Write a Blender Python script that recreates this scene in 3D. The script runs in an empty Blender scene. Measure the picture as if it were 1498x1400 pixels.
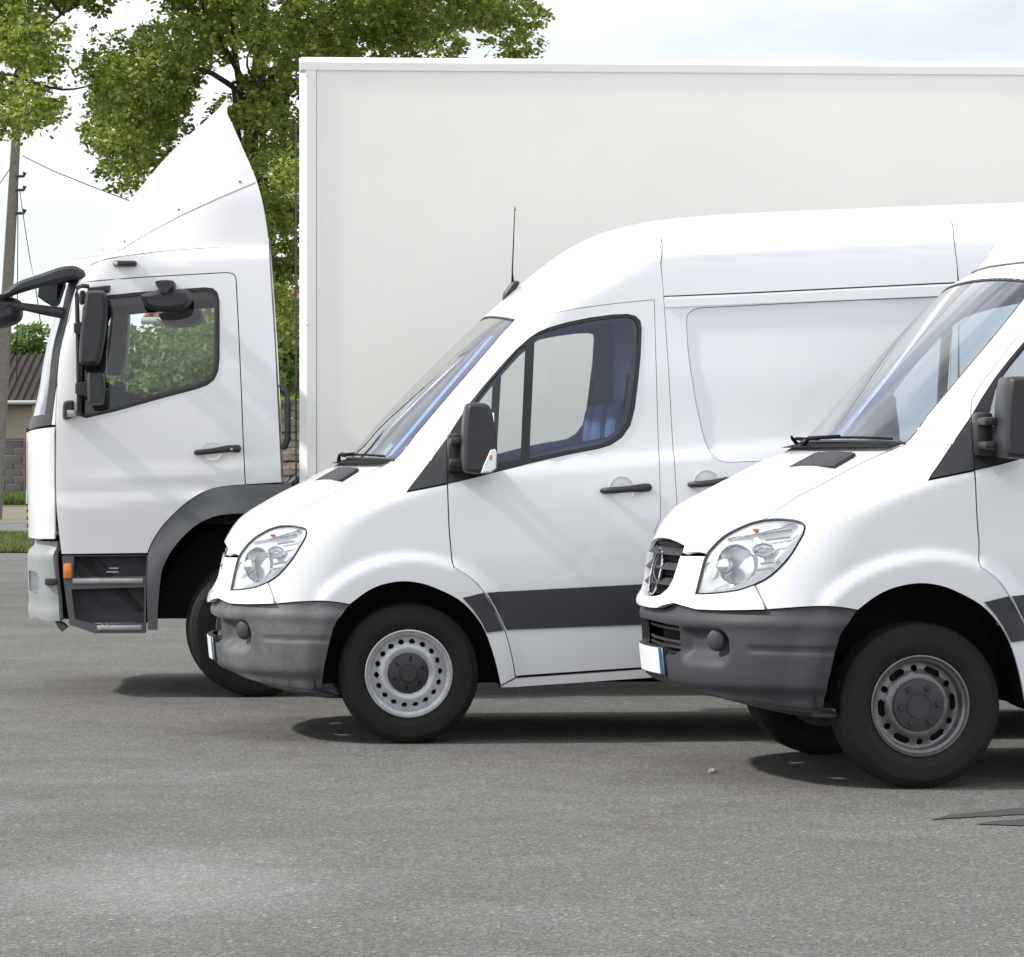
import bpy, bmesh, math, random
import numpy as np
from mathutils import Vector, Matrix
from mathutils.geometry import delaunay_2d_cdt

# ------------------------------------------------------------------ camera, light, exposure
sc = bpy.context.scene
COL = sc.collection
FPX, CX, HY, CAMH = 5000.0, 749.0, 665.0, 1.44     # focal length in photo pixels, horizon row, eye height
cam_d = bpy.data.cameras.new("camera"); cam = bpy.data.objects.new("camera", cam_d); COL.objects.link(cam)
cam.location = (0, 0, CAMH); cam.rotation_euler = (math.radians(90), 0, 0)
cam_d.sensor_width = 36; cam_d.lens = 36 * FPX / 1498; cam_d.shift_y = -(700 - HY) / 1498
cam_d.clip_start = 0.5; cam_d.clip_end = 3000
sc.camera = cam
SUN_EL, SUN_AZ = 41.5, -98.5      # elevation; azimuth from +Y clockwise (negative = left), slightly on the camera side
world = bpy.data.worlds.new("World"); sc.world = world; world.use_nodes = True
nt = world.node_tree; nt.nodes.clear()
def wn(t, **k):
    n = nt.nodes.new(t)
    for a, b in k.items(): setattr(n, a, b)
    return n
out = wn('ShaderNodeOutputWorld'); bg = wn('ShaderNodeBackground'); sky = wn('ShaderNodeTexSky')
sky.sky_type = 'NISHITA'; sky.sun_disc = False
sky.sun_elevation = math.radians(SUN_EL); sky.sun_rotation = math.radians(SUN_AZ)
tc = wn('ShaderNodeTexCoord'); mp = wn('ShaderNodeMapping'); mp.inputs['Scale'].default_value = (1, 1, 3.2)
mp.inputs['Location'].default_value = (0.3, 0.0, 0.15)
nz = wn('ShaderNodeTexNoise'); nz.inputs['Scale'].default_value = 2.6; nz.inputs['Detail'].default_value = 7; nz.inputs['Roughness'].default_value = .55
cr = wn('ShaderNodeValToRGB'); cr.color_ramp.elements[0].position = .36; cr.color_ramp.elements[1].position = .56
cr.color_ramp.elements[0].color = (.48, .48, .48, 1); cr.color_ramp.elements[1].color = (1, 1, 1, 1)
mixc = wn('ShaderNodeMixRGB'); mixc.inputs['Color2'].default_value = (12.7, 13.1, 13.7, 1)
L = nt.links.new
L(tc.outputs['Generated'], mp.inputs['Vector']); L(mp.outputs[0], nz.inputs['Vector']); L(nz.outputs['Fac'], cr.inputs['Fac'])
L(cr.outputs['Color'], mixc.inputs['Fac']); L(sky.outputs['Color'], mixc.inputs['Color1'])
L(mixc.outputs['Color'], bg.inputs['Color']); L(bg.outputs[0], out.inputs['Surface'])
bg.inputs['Strength'].default_value = 0.085
sun_d = bpy.data.lights.new("sun", 'SUN'); sun_d.energy = 3.1; sun_d.angle = math.radians(2.5); sun_d.color = (1, .96, .9)
sun = bpy.data.objects.new("sun", sun_d); COL.objects.link(sun)
az, el = math.radians(SUN_AZ), math.radians(SUN_EL)
sd = Vector((math.sin(az) * math.cos(el), math.cos(az) * math.cos(el), math.sin(el)))
sun.rotation_euler = sd.to_track_quat('Z', 'Y').to_euler()
sc.view_settings.view_transform = 'Standard'; sc.view_settings.look = 'None'
sc.view_settings.gamma = 1; sc.view_settings.use_curve_mapping = False
sc.view_settings.exposure = 0.25
sc.cycles.use_denoising = True
sc.cycles.max_bounces = 8; sc.cycles.transparent_max_bounces = 16
rng = random.Random(7)

# ------------------------------------------------------------------ materials
def mat(name, col, rough=.5, metal=0, coat=0, spec=.5, bump=0, bscale=80, vary=0, vscale=6, col2=None, extra=None):
    m = bpy.data.materials.new(name); m.use_nodes = True; t = m.node_tree; b = t.nodes['Principled BSDF']
    b.inputs['Base Color'].default_value = (*col, 1); b.inputs['Roughness'].default_value = rough
    b.inputs['Metallic'].default_value = metal; b.inputs['Coat Weight'].default_value = coat
    b.inputs['Coat Roughness'].default_value = .06; b.inputs['Specular IOR Level'].default_value = spec
    co = t.nodes.new('ShaderNodeTexCoord')
    if vary or col2:
        n = t.nodes.new('ShaderNodeTexNoise'); n.inputs['Scale'].default_value = vscale; n.inputs['Detail'].default_value = 6
        n.inputs['Roughness'].default_value = .65
        t.links.new(co.outputs['Object'], n.inputs['Vector'])
        mx = t.nodes.new('ShaderNodeMixRGB'); r = t.nodes.new('ShaderNodeValToRGB')
        r.color_ramp.elements[0].position = .35; r.color_ramp.elements[1].position = .68
        c2 = col2 if col2 else tuple(c * (1 - vary) for c in col)
        mx.inputs['Color1'].default_value = (*col, 1); mx.inputs['Color2'].default_value = (*c2, 1)
        t.links.new(n.outputs['Fac'], r.inputs['Fac']); t.links.new(r.outputs[0], mx.inputs['Fac']); t.links.new(mx.outputs[0], b.inputs['Base Color'])
    if bump:
        n = t.nodes.new('ShaderNodeTexNoise'); n.inputs['Scale'].default_value = bscale; n.inputs['Detail'].default_value = 4
        t.links.new(co.outputs['Object'], n.inputs['Vector'])
        bp = t.nodes.new('ShaderNodeBump'); bp.inputs['Strength'].default_value = bump; bp.inputs['Distance'].default_value = .01
        t.links.new(n.outputs['Fac'], bp.inputs['Height']); t.links.new(bp.outputs[0], b.inputs['Normal'])
    return m
def glass(name, tint, refl=1.0, rough=.0):
    m = bpy.data.materials.new(name); m.use_nodes = True; t = m.node_tree; t.nodes.clear()
    o = t.nodes.new('ShaderNodeOutputMaterial'); tr = t.nodes.new('ShaderNodeBsdfTransparent'); gl = t.nodes.new('ShaderNodeBsdfGlossy')
    fr = t.nodes.new('ShaderNodeFresnel'); fr.inputs['IOR'].default_value = 1.52; mx = t.nodes.new('ShaderNodeMixShader')
    ml = t.nodes.new('ShaderNodeMath'); ml.operation = 'MULTIPLY'; ml.inputs[1].default_value = refl; ml.use_clamp = True
    tr.inputs['Color'].default_value = (*tint, 1); gl.inputs['Roughness'].default_value = rough
    t.links.new(fr.outputs[0], ml.inputs[0]); t.links.new(ml.outputs[0], mx.inputs[0])
    t.links.new(tr.outputs[0], mx.inputs[1]); t.links.new(gl.outputs[0], mx.inputs[2]); t.links.new(mx.outputs[0], o.inputs[0])
    return m
M = {}
M['white'] = mat('white_paint', (.80, .81, .83), .28, coat=.6)
M['white_truck'] = mat('white_cab_paint', (.80, .80, .805), .3, coat=.5)
M['box'] = mat('box_panel', (.90, .882, .825), .45, vary=.03, vscale=1.2)
M['boxtrim'] = mat('box_trim', (.80, .80, .79), .4)
M['plastic'] = mat('grey_plastic', (.040, .043, .049), .58, bump=.12, bscale=400)
M['dplastic'] = mat('dark_plastic', (.028, .029, .032), .45, bump=.1, bscale=400)
M['trim'] = mat('door_trim_plastic', (.034, .036, .042), .4, bump=.06, bscale=400)
M['scuffed'] = mat('scuffed_plastic', (.05, .053, .058), .6, col2=(.14, .14, .145), vscale=3.6, bump=.15, bscale=60)
M['cabgrey'] = mat('cab_grey_plastic', (.10, .105, .11), .5, vary=.12, bump=.08, bscale=200)
M['bumpgrey'] = mat('cab_bumper_grey', (.30, .32, .32), .5, vary=.15, vscale=5, bump=.05, bscale=100)
M['black'] = mat('black_void', (.012, .012, .013), .8, spec=.2)
M['under'] = mat('underbody', (.022, .021, .02), .9, spec=.1)
M['rubber'] = mat('tyre_rubber', (.007, .007, .007), .72, col2=(.014, .0125, .011), vscale=7, bump=.2, bscale=60, spec=.35)
M['seal'] = mat('window_rubber', (.016, .016, .017), .45)
M['steel'] = mat('silver_wheel_paint', (.58, .59, .61), .36, metal=.3, vary=.25, vscale=12)
M['steel2'] = mat('worn_wheel_paint', (.20, .195, .20), .34, metal=.6, vary=.3, vscale=9)
M['alu'] = mat('aluminium', (.50, .50, .50), .38, metal=.8, vary=.3, vscale=30)
M['rust'] = mat('rusty_nut', (.07, .045, .03), .7, metal=.3)
M['chrome'] = mat('chrome', (.85, .86, .88), .08, metal=1)
M['refl'] = mat('reflector_silver', (.86, .88, .90), .16, metal=.85)
M['refl2'] = mat('headlight_bezel', (.88, .90, .92), .22, metal=.15, coat=.5)
M['amber'] = mat('amber_lens', (.75, .22, .02), .2, coat=.5)
M['redm'] = mat('red_lens', (.5, .02, .02), .2, coat=.5)
M['lens'] = glass('clear_lens', (.97, .98, .99), .8)
M['window'] = glass('side_window_glass', (.91, .95, .95), 1.5)
M['wshield'] = glass('windscreen_glass', (.80, .91, 1.0), 2.6)
M['interior'] = mat('interior_blue_grey', (.16, .25, .46), .75, spec=.2)
M['seat'] = mat('seat_fabric', (.10, .15, .30), .9, spec=.1)
M['headliner'] = mat('headliner', (.40, .52, .80), .9, spec=.1)
M['dash'] = mat('dashboard', (.16, .22, .38), .6)
M['tdark'] = mat('cab_interior', (.05, .055, .06), .8)
M['tlight'] = mat('cab_interior_pale', (.30, .33, .36), .8)
M['plate'] = mat('plate_white', (.8, .8, .8), .35)
M['plateblue'] = mat('plate_blue', (.02, .10, .25), .35)
M['mirror'] = mat('mirror_glass', (.9, .9, .9), .02, metal=1)
M['paper'] = mat('sticker_paper', (.70, .76, .68), .6)
M['redsticker'] = mat('red_sticker', (.7, .05, .04), .5)

# ------------------------------------------------------------------ object helpers
def thing(name, label, cat, loc=(0, 0, 0), rotz=0, group=None):
    o = bpy.data.objects.new(name, None); COL.objects.link(o); o.location = loc; o.rotation_euler = (0, 0, rotz)
    o.empty_display_size = .3
    o['label'] = label; o['category'] = cat
    if group: o['group'] = group
    return o
def mesh(name, verts, faces, m, parent=None, smooth=True, loc=None):
    me = bpy.data.meshes.new(name)
    me.from_pydata([tuple(map(float, v)) for v in verts], [], faces)
    if smooth: me.polygons.foreach_set('use_smooth', [True] * len(me.polygons))
    me.materials.append(M[m] if isinstance(m, str) else m); me.update()
    o = bpy.data.objects.new(name, me); COL.objects.link(o)
    if parent: o.parent = parent
    if loc: o.location = loc
    return o
def from_bm(name, bm, m, parent=None, smooth=False):
    me = bpy.data.meshes.new(name); bm.to_mesh(me); bm.free()
    if smooth: me.polygons.foreach_set('use_smooth', [True] * len(me.polygons))
    me.materials.append(M[m] if isinstance(m, str) else m)
    o = bpy.data.objects.new(name, me); COL.objects.link(o)
    if parent: o.parent = parent
    return o
def autosmooth(o, ang=40):
    me = o.data; me.polygons.foreach_set('use_smooth', [True] * len(me.polygons))
    me.set_sharp_from_angle(angle=math.radians(ang))
    return o
def box(name, lo, hi, m, parent=None, bev=.0, seg=2, rot=None):
    bm = bmesh.new(); bmesh.ops.create_cube(bm, size=1)
    lo, hi = Vector(lo), Vector(hi); c = (lo + hi) / 2; s = hi - lo
    for v in bm.verts: v.co = Vector((v.co.x * s.x, v.co.y * s.y, v.co.z * s.z))
    if bev: bmesh.ops.bevel(bm, geom=bm.edges[:], offset=min(bev, min(abs(q) for q in s) * .49), segments=seg, affect='EDGES', profile=.5)
    if rot: bmesh.ops.rotate(bm, verts=bm.verts, cent=(0, 0, 0), matrix=rot)
    for v in bm.verts: v.co += c
    o = from_bm(name, bm, m, parent)
    if bev: autosmooth(o)
    return o
def ring_faces(n, k, closed=True, flip=False):
    f = []
    for j in range(k - 1):
        for i in range(n if closed else n - 1):
            a, b = j * n + i, j * n + (i + 1) % n
            q = (a, b, b + n, a + n); f.append(q[::-1] if flip else q)
    return f
def tube(name, pts, r, m, parent=None, n=8, caps=True):
    pts = [Vector(p) for p in pts]; V, rs = [], (r if hasattr(r, '__len__') else [r] * len(pts))
    up = Vector((0.13, .3, .94)).normalized()
    for i, p in enumerate(pts):
        d = (pts[min(i + 1, len(pts) - 1)] - pts[max(i - 1, 0)]).normalized()
        a = d.cross(up)
        if a.length < .05: a = d.cross(Vector((1, 0, 0)))
        a.normalize(); b = d.cross(a); up = -b if False else up
        for k in range(n):
            t = 2 * math.pi * k / n; V.append(p + (a * math.cos(t) + b * math.sin(t)) * rs[i])
    F = ring_faces(n, len(pts))
    if caps: F += [tuple(range(n))[::-1], tuple(range((len(pts) - 1) * n, len(pts) * n))]
    return autosmooth(mesh(name, V, F, m, parent), 50)
def lathe_vf(prof, n=64, ang0=0, ang1=2 * math.pi):
    """profile of (r, y) revolved about the local y axis (x-z plane is the wheel plane)"""
    V, F = [], []; full = abs(ang1 - ang0 - 2 * math.pi) < 1e-6
    m = n if full else n + 1
    for r, y in prof:
        for k in range(m):
            t = ang0 + (ang1 - ang0) * k / n; V.append((r * math.cos(t), y, r * math.sin(t)))
    return V, ring_faces(m, len(prof), full)
def lathe(name, prof, m, parent=None, n=64, loc=None, ang=35):
    V, F = lathe_vf(prof, n); o = mesh(name, V, F, m, parent, loc=loc); return autosmooth(o, ang)

# ------------------------------------------------------------------ 2-d outlines
def cat(pts, per=6, closed=False):
    """Catmull-Rom through the points"""
    P = [np.array(p, float) for p in pts]; n = len(P); out = []
    for i in range(n if closed else n - 1):
        if closed: a, b, c, d = P[i - 1], P[i], P[(i + 1) % n], P[(i + 2) % n]
        else: a, b, c, d = P[max(i - 1, 0)], P[i], P[i + 1], P[min(i + 2, n - 1)]
        for k in range(per):
            t = k / per
            out.append(tuple(.5 * ((2 * b) + (c - a) * t + (2 * a - 5 * b + 4 * c - d) * t * t + (3 * b - a - 3 * c + d) * t ** 3)))
    if not closed: out.append(tuple(P[-1]))
    return out
def join(*segs):
    out = []
    for s in segs:
        for p in s:
            if not out or math.dist(out[-1], p) > 1e-5: out.append(tuple(p))
    if math.dist(out[0], out[-1]) < 1e-5: out.pop()
    return out
def dens(poly, cell, closed=True):
    out = []; n = len(poly)
    for i in range(n if closed else n - 1):
        a, b = np.array(poly[i]), np.array(poly[(i + 1) % n]); k = max(1, int(math.ceil(np.linalg.norm(b - a) / cell)))
        for j in range(k): out.append(tuple(a + (b - a) * j / k))
    if not closed: out.append(tuple(poly[-1]))
    return out
def area(p):
    p = np.array(p); x, y = p[:, 0], p[:, 1]; return .5 * np.sum(x * np.roll(y, -1) - y * np.roll(x, -1))
def inset(poly, d):
    """move a closed outline inwards by d (outwards if negative)"""
    p = np.array(poly, float); s = 1 if area(p) > 0 else -1; n = len(p); out = []
    for i in range(n):
        a, b, c = p[i - 1], p[i], p[(i + 1) % n]
        e1 = (b - a) / max(1e-9, np.linalg.norm(b - a)); e2 = (c - b) / max(1e-9, np.linalg.norm(c - b))
        n1 = np.array((-e1[1], e1[0])) * s; n2 = np.array((-e2[1], e2[0])) * s
        m = n1 + n2; l = np.linalg.norm(m)
        if l < 1e-6: out.append(tuple(b)); continue
        m /= l; out.append(tuple(b + m * d / max(.45, float(m @ n1))))
    return out
def inside(P, poly):
    P = np.asarray(P, float); poly = np.asarray(poly, float); x, y = P[:, 0], P[:, 1]
    r = np.zeros(len(P), bool); n = len(poly); j = n - 1
    for i in range(n):
        xi, yi, xj, yj = poly[i][0], poly[i][1], poly[j][0], poly[j][1]
        c = ((yi > y) != (yj > y)) & (x < (xj - xi) * (y - yi) / ((yj - yi) or 1e-12) + xi); r ^= c; j = i
    return r
def bdist(P, poly):
    P = np.asarray(P, float); d = np.full(len(P), 1e9); A = np.asarray(poly, float); B = np.roll(A, -1, 0)
    for a, b in zip(A, B):
        ab = b - a; t = np.clip(((P - a) @ ab) / max(1e-12, ab @ ab), 0, 1)
        d = np.minimum(d, np.linalg.norm(P - (a + t[:, None] * ab), axis=1))
    return d
def triangulate(outer, holes=(), cell=.04, nodens=False):
    loops = [list(outer) if nodens else dens(outer, cell)] + [dens(h, cell) for h in holes]
    V, E = [], []
    for lp in loops:
        b = len(V); V += lp; E += [(b + i, b + (i + 1) % len(lp)) for i in range(len(lp))]
    A = np.array(loops[0]); x0, y0 = A.min(0); x1, y1 = A.max(0)
    gx, gy = np.meshgrid(np.arange(x0 + cell / 2, x1, cell), np.arange(y0 + cell / 2, y1, cell)); G = np.c_[gx.ravel(), gy.ravel()]
    if len(G):
        ok = inside(G, loops[0])
        for h in loops[1:]: ok &= ~inside(G, h)
        G = G[ok]
        for lp in loops:
            if len(G): G = G[bdist(G, lp) > cell * .42]
        V += [tuple(g) for g in G]
    r = delaunay_2d_cdt([Vector(v) for v in V], E, [], 0, 1e-7)
    vs, fs = np.array([tuple(v) for v in r[0]]), [tuple(f) for f in r[2]]
    T = vs[np.array([list(f) for f in fs])]; ar = np.abs(np.cross(T[:, 1] - T[:, 0], T[:, 2] - T[:, 0])); lg = np.max([np.linalg.norm(T[:, i] - T[:, i - 1], axis=1) for i in range(3)], axis=0)
    fs = [f for f, k in zip(fs, ar / lg > .0007) if k]
    C = np.array([vs[list(f)].mean(0) for f in fs]); ok = inside(C, loops[0])
    for h in loops[1:]: ok &= ~inside(C, h)
    fs = [f for f, k in zip(fs, ok) if k]
    return vs, fs
def rim_edges(fs):
    cnt = {}
    for f in fs:
        for i in range(len(f)):
            a, b = f[i], f[(i + 1) % len(f)]; cnt[(a, b)] = 1
    return [e for e in cnt if (e[1], e[0]) not in cnt]
def vnormals(V, F):
    N = np.zeros_like(V)
    for k in range(1, len(F[0]) - 1):
        A = np.array([f[0] for f in F]); B = np.array([f[k] for f in F]); C = np.array([f[k + 1] for f in F])
        c = np.cross(V[B] - V[A], V[C] - V[A])
        for q in (A, B, C): np.add.at(N, q, c)
    return N / np.maximum(1e-12, np.linalg.norm(N, axis=1))[:, None]
def panel(name, outer, fmap, m, parent, holes=(), cell=.04, gap=.003, off=0, rim=.016, mirror=False, nodens=False, out_hint=None, fn=None, both=False):
    """skin panel: 2-d outline with holes, triangulated, mapped on the body surface, with folded-in edges"""
    o2 = inset(outer, gap) if gap else outer
    h2 = [inset(h, -gap) if gap else h for h in holes]
    vs, fs = triangulate(o2, h2, cell, nodens)
    V = fmap(vs)
    N = vnormals(V, fs)
    c = V.mean(0); hint = np.array(out_hint if out_hint is not None else (0, -1, 0.2))
    if (N @ hint).mean() < 0: fs = [f[::-1] for f in fs]; N = -N
    V = V + N * off
    if fn is not None: V = fn(V, N)
    Vl, Fl = [tuple(v) for v in V], list(fs)
    if rim:
        E = rim_edges(fs); idx = {}
        for a, b in E:
            for q in (a, b):
                if q not in idx:
                    idx[q] = (len(Vl), len(Vl) + 1); Vl.append(tuple(V[q])); Vl.append(tuple(V[q] - N[q] * rim))
            (a0, a1), (b0, b1) = idx[a], idx[b]; Fl.append((a0, a1, b1, b0))
    sides = [1, -1] if both else ([-1] if mirror else [1])
    res = []
    for s in sides:
        VV = [(v[0], v[1] * s, v[2]) for v in Vl]; FF = Fl if s == 1 else [f[::-1] for f in Fl]
        res.append(mesh(name, VV, FF, m, parent))
    return res if both else res[0]
def puff(name, poly, ys, m, parent, y0=0, both=False, per=1, cap=True, axis='y'):
    """solid with a traced side outline (x,z); ys = list of (y, inset) rings from the outer face to the inner face"""
    V = []; n = len(poly)
    for y, d in ys:
        q = inset(poly, d) if abs(d) > 1e-6 else poly
        for a, b in q: V.append((a, y, b))
    F = ring_faces(n, len(ys))
    base = len(V) - n
    c0 = np.mean(V[:n], axis=0); c1 = np.mean(V[base:], axis=0); V += [tuple(c0), tuple(c1)]; k0 = len(V) - 2
    F += [(k0, (i + 1) % n, i) for i in range(n)] + [(k0 + 1, base + i, base + (i + 1) % n) for i in range(n)]
    if area(poly) < 0: F = [f[::-1] for f in F]
    # orientation: outer face normals toward the first y
    if ys[0][0] > ys[-1][0]: F = [f[::-1] for f in F]
    res = []
    for s in ([1, -1] if both else [1]):
        VV = [(v[0], v[1] * s, v[2]) for v in V]; FF = F if s == 1 else [f[::-1] for f in F]
        o = mesh(name, VV, FF, m, parent); 
        bm = bmesh.new(); bm.from_mesh(o.data); bmesh.ops.recalc_face_normals(bm, faces=bm.faces); bm.to_mesh(o.data); bm.free()
        res.append(autosmooth(o, 35))
    return res if both else res[0]
def pch(xs, ys):
    xs, ys = np.array(xs, float), np.array(ys, float); h = np.diff(xs); d = np.diff(ys) / h; m = np.zeros(len(xs))
    for i in range(1, len(xs) - 1):
        m[i] = 0 if d[i - 1] * d[i] <= 0 else 2 * d[i - 1] * d[i] / (d[i - 1] + d[i])
    m[0], m[-1] = d[0], d[-1]
    def f(x):
        x = np.asarray(x, float); i = np.clip(np.searchsorted(xs, x) - 1, 0, len(h) - 1); t = (x - xs[i]) / h[i]
        lo, hi = t < 0, t > 1; tt = np.clip(t, 0, 1)
        r = ys[i] * (1 + 2 * tt) * (1 - tt) ** 2 + ys[i + 1] * tt * tt * (3 - 2 * tt) + h[i] * (m[i] * tt * (1 - tt) ** 2 - m[i + 1] * tt * tt * (1 - tt))
        return r + np.where(lo, m[0] * (x - xs[0]), 0) + np.where(hi, m[-1] * (x - xs[-1]), 0)
    return f
def sst(a, b, x):
    t = np.clip((x - a) / (b - a), 0, 1); return t * t * (3 - 2 * t)

class Frame:
    """a vehicle's own axes: x to its rear, y away from the camera, z up; pt() reads a point of the photograph on the plane y = yl"""
    def __init__(s, px, depth, yl, yaw):
        s.th = math.radians(yaw); s.s, s.c = math.sin(s.th), math.cos(s.th)
        X = (px - CX) / FPX * depth
        s.ox, s.oy = X + yl * s.s, depth - yl * s.c
    def pt(s, px, py, yl):
        dx, dz = (px - CX) / FPX, (HY - py) / FPX
        t = (yl + (-s.s * s.ox + s.c * s.oy)) / (-s.s * dx + s.c)
        X, Y = t * dx - s.ox, t - s.oy
        return X * s.c + Y * s.s, CAMH + t * dz
class Body:
    def __init__(s, sil, wz, Lz, p=2.2, detail=None, roofR=None, x_end=5, rearL=.12):
        sil = sorted(sil, key=lambda q: q[1]); z = [q[1] for q in sil]; x = [q[0] for q in sil]
        s.xn = pch(z, x); s.w0 = pch(*zip(*wz)); s.L = pch(*zip(*Lz)); s.p = p; s.det = detail; s.zmax = z[-1]
        s.R = roofR; s.x_end = x_end; s.rearL = rearL
        zz = np.linspace(.7, z[-1], 900); xx = np.maximum.accumulate(s.xn(zz)); s._zz, s._xx = zz, xx + np.arange(900) * 1e-7
    def Zc(s, x): return np.interp(x, s._xx, s._zz)
    def W(s, x, z):
        w = s.w0(z)
        return w + s.det(x, z) if s.det else w
    def fr(s, x, z):
        p = s.p; f = np.ones_like(x)
        if s.R is not None:
            R = s.R(x); t = np.maximum(0, s.Zc(x) - z); q = np.where(R > 1e-4, np.clip(t / np.maximum(R, 1e-4), 0, 1), 1)
            f = f * (1 - (1 - q) ** p) ** (1 / p)
        q = np.clip((s.x_end - x) / s.rearL, 0, 1); f = f * (1 - (1 - q) ** 3) ** (1 / 3)
        return f
    def Y(s, x, z):
        x = np.asarray(x, float); z = np.asarray(z, float); p = s.p
        q = np.clip((x - s.xn(z)) / s.L(z), 0, 1)
        return s.W(x, z) * (1 - (1 - q) ** p) ** (1 / p) * s.fr(x, z)
    def side(s, uv):
        x, z = uv[:, 0], uv[:, 1]; return np.c_[x, -s.Y(x, z), z]
    def plan(s, uv):
        a, z = uv[:, 0] / .8, uv[:, 1]; sg = np.sign(a); a = np.abs(a); p = s.p; h = math.pi / 2; L = s.L(z)
        ac = np.minimum(a, h); x = s.xn(z) + L * (1 - np.cos(ac) ** (2 / p)) + np.maximum(0, a - h) * .7
        y = s.W(x, z) * np.sin(ac) ** (2 / p) * s.fr(x, z)
        return np.c_[x, -sg * y, z]
    def a_of(s, x, z):
        q = (x - float(s.xn(z))) / float(s.L(z))
        if q <= 1: return .8 * math.acos(min(1, max(0, 1 - q)) ** (s.p / 2))
        return .8 * (math.pi / 2 + (q - 1) * float(s.L(z)) / .7)
    def a_of_y(s, y, z):
        return .8 * math.asin(min(1, y / float(s.w0(z))) ** (s.p / 2))
    def top(s, uv):
        x, y = uv[:, 0], np.abs(uv[:, 1]); lo = np.full(len(x), .75); hi = s.Zc(x)
        for _ in range(34):
            m = (lo + hi) / 2; g = s.Y(x, m) > y; lo = np.where(g, m, lo); hi = np.where(g, hi, m)
        return np.c_[x, uv[:, 1], (lo + hi) / 2]
    def surf(s, fr, px, py, dz=0):
        y = -.9
        for _ in range(6):
            x, z = fr.pt(px, py, y); y = -float(s.Y(x, z - dz)) if s.Y(x, z - dz) > .05 else y
        return x, z - dz
# ------------------------------------------------------------------ wheels
def tyre_profile(R, w, r):
    h = R - r; o = []
    side = [(r - .006, -.40 * w), (r + .02 * h / .13, -.45 * w), (r + .045 * h / .13, -.49 * w), (r + .05 * h / .13, -.493 * w), (r + .055 * h / .13, -.488 * w),
            (r + .075 * h / .13, -.50 * w), (r + .098 * h / .13, -.485 * w), (r + .10 * h / .13, -.475 * w), (r + .118 * h / .13, -.445 * w), (r + .126 * h / .13, -.41 * w), (R - .001, -.37 * w)]
    o += side
    for g in (-.2, 0.0, .2):
        y = g * w; o += [(R, y - .028 * w - .004), (R - .009, y - .028 * w), (R - .009, y + .028 * w), (R, y + .028 * w + .004)]
    o += [(a, -b) for a, b in side[::-1]]
    return o
def disc_map(prof):
    r = np.array([q[0] for q in prof]); y = np.array([q[1] for q in prof])
    def f(uv):
        rr = np.hypot(uv[:, 0], uv[:, 1]); return np.c_[uv[:, 0], np.interp(rr, r, y), uv[:, 1]]
    return f
def circ(r, n=48, cx=0, cz=0): return [(cx + r * math.cos(2 * math.pi * k / n), cz + r * math.sin(2 * math.pi * k / n)) for k in range(n)]
def slot(r, a, da, w, n=7):
    A = [a - da + 2 * da * k / n for k in range(n + 1)]; o = []
    o += [((r + w / 2) * math.cos(t), (r + w / 2) * math.sin(t)) for t in A]
    o += [(r * math.cos(a + da + w / 2 / r), r * math.sin(a + da + w / 2 / r))]
    o += [((r - w / 2) * math.cos(t), (r - w / 2) * math.sin(t)) for t in A[::-1]]
    o += [(r * math.cos(a - da - w / 2 / r), r * math.sin(a - da - w / 2 / r))]
    return o
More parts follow.
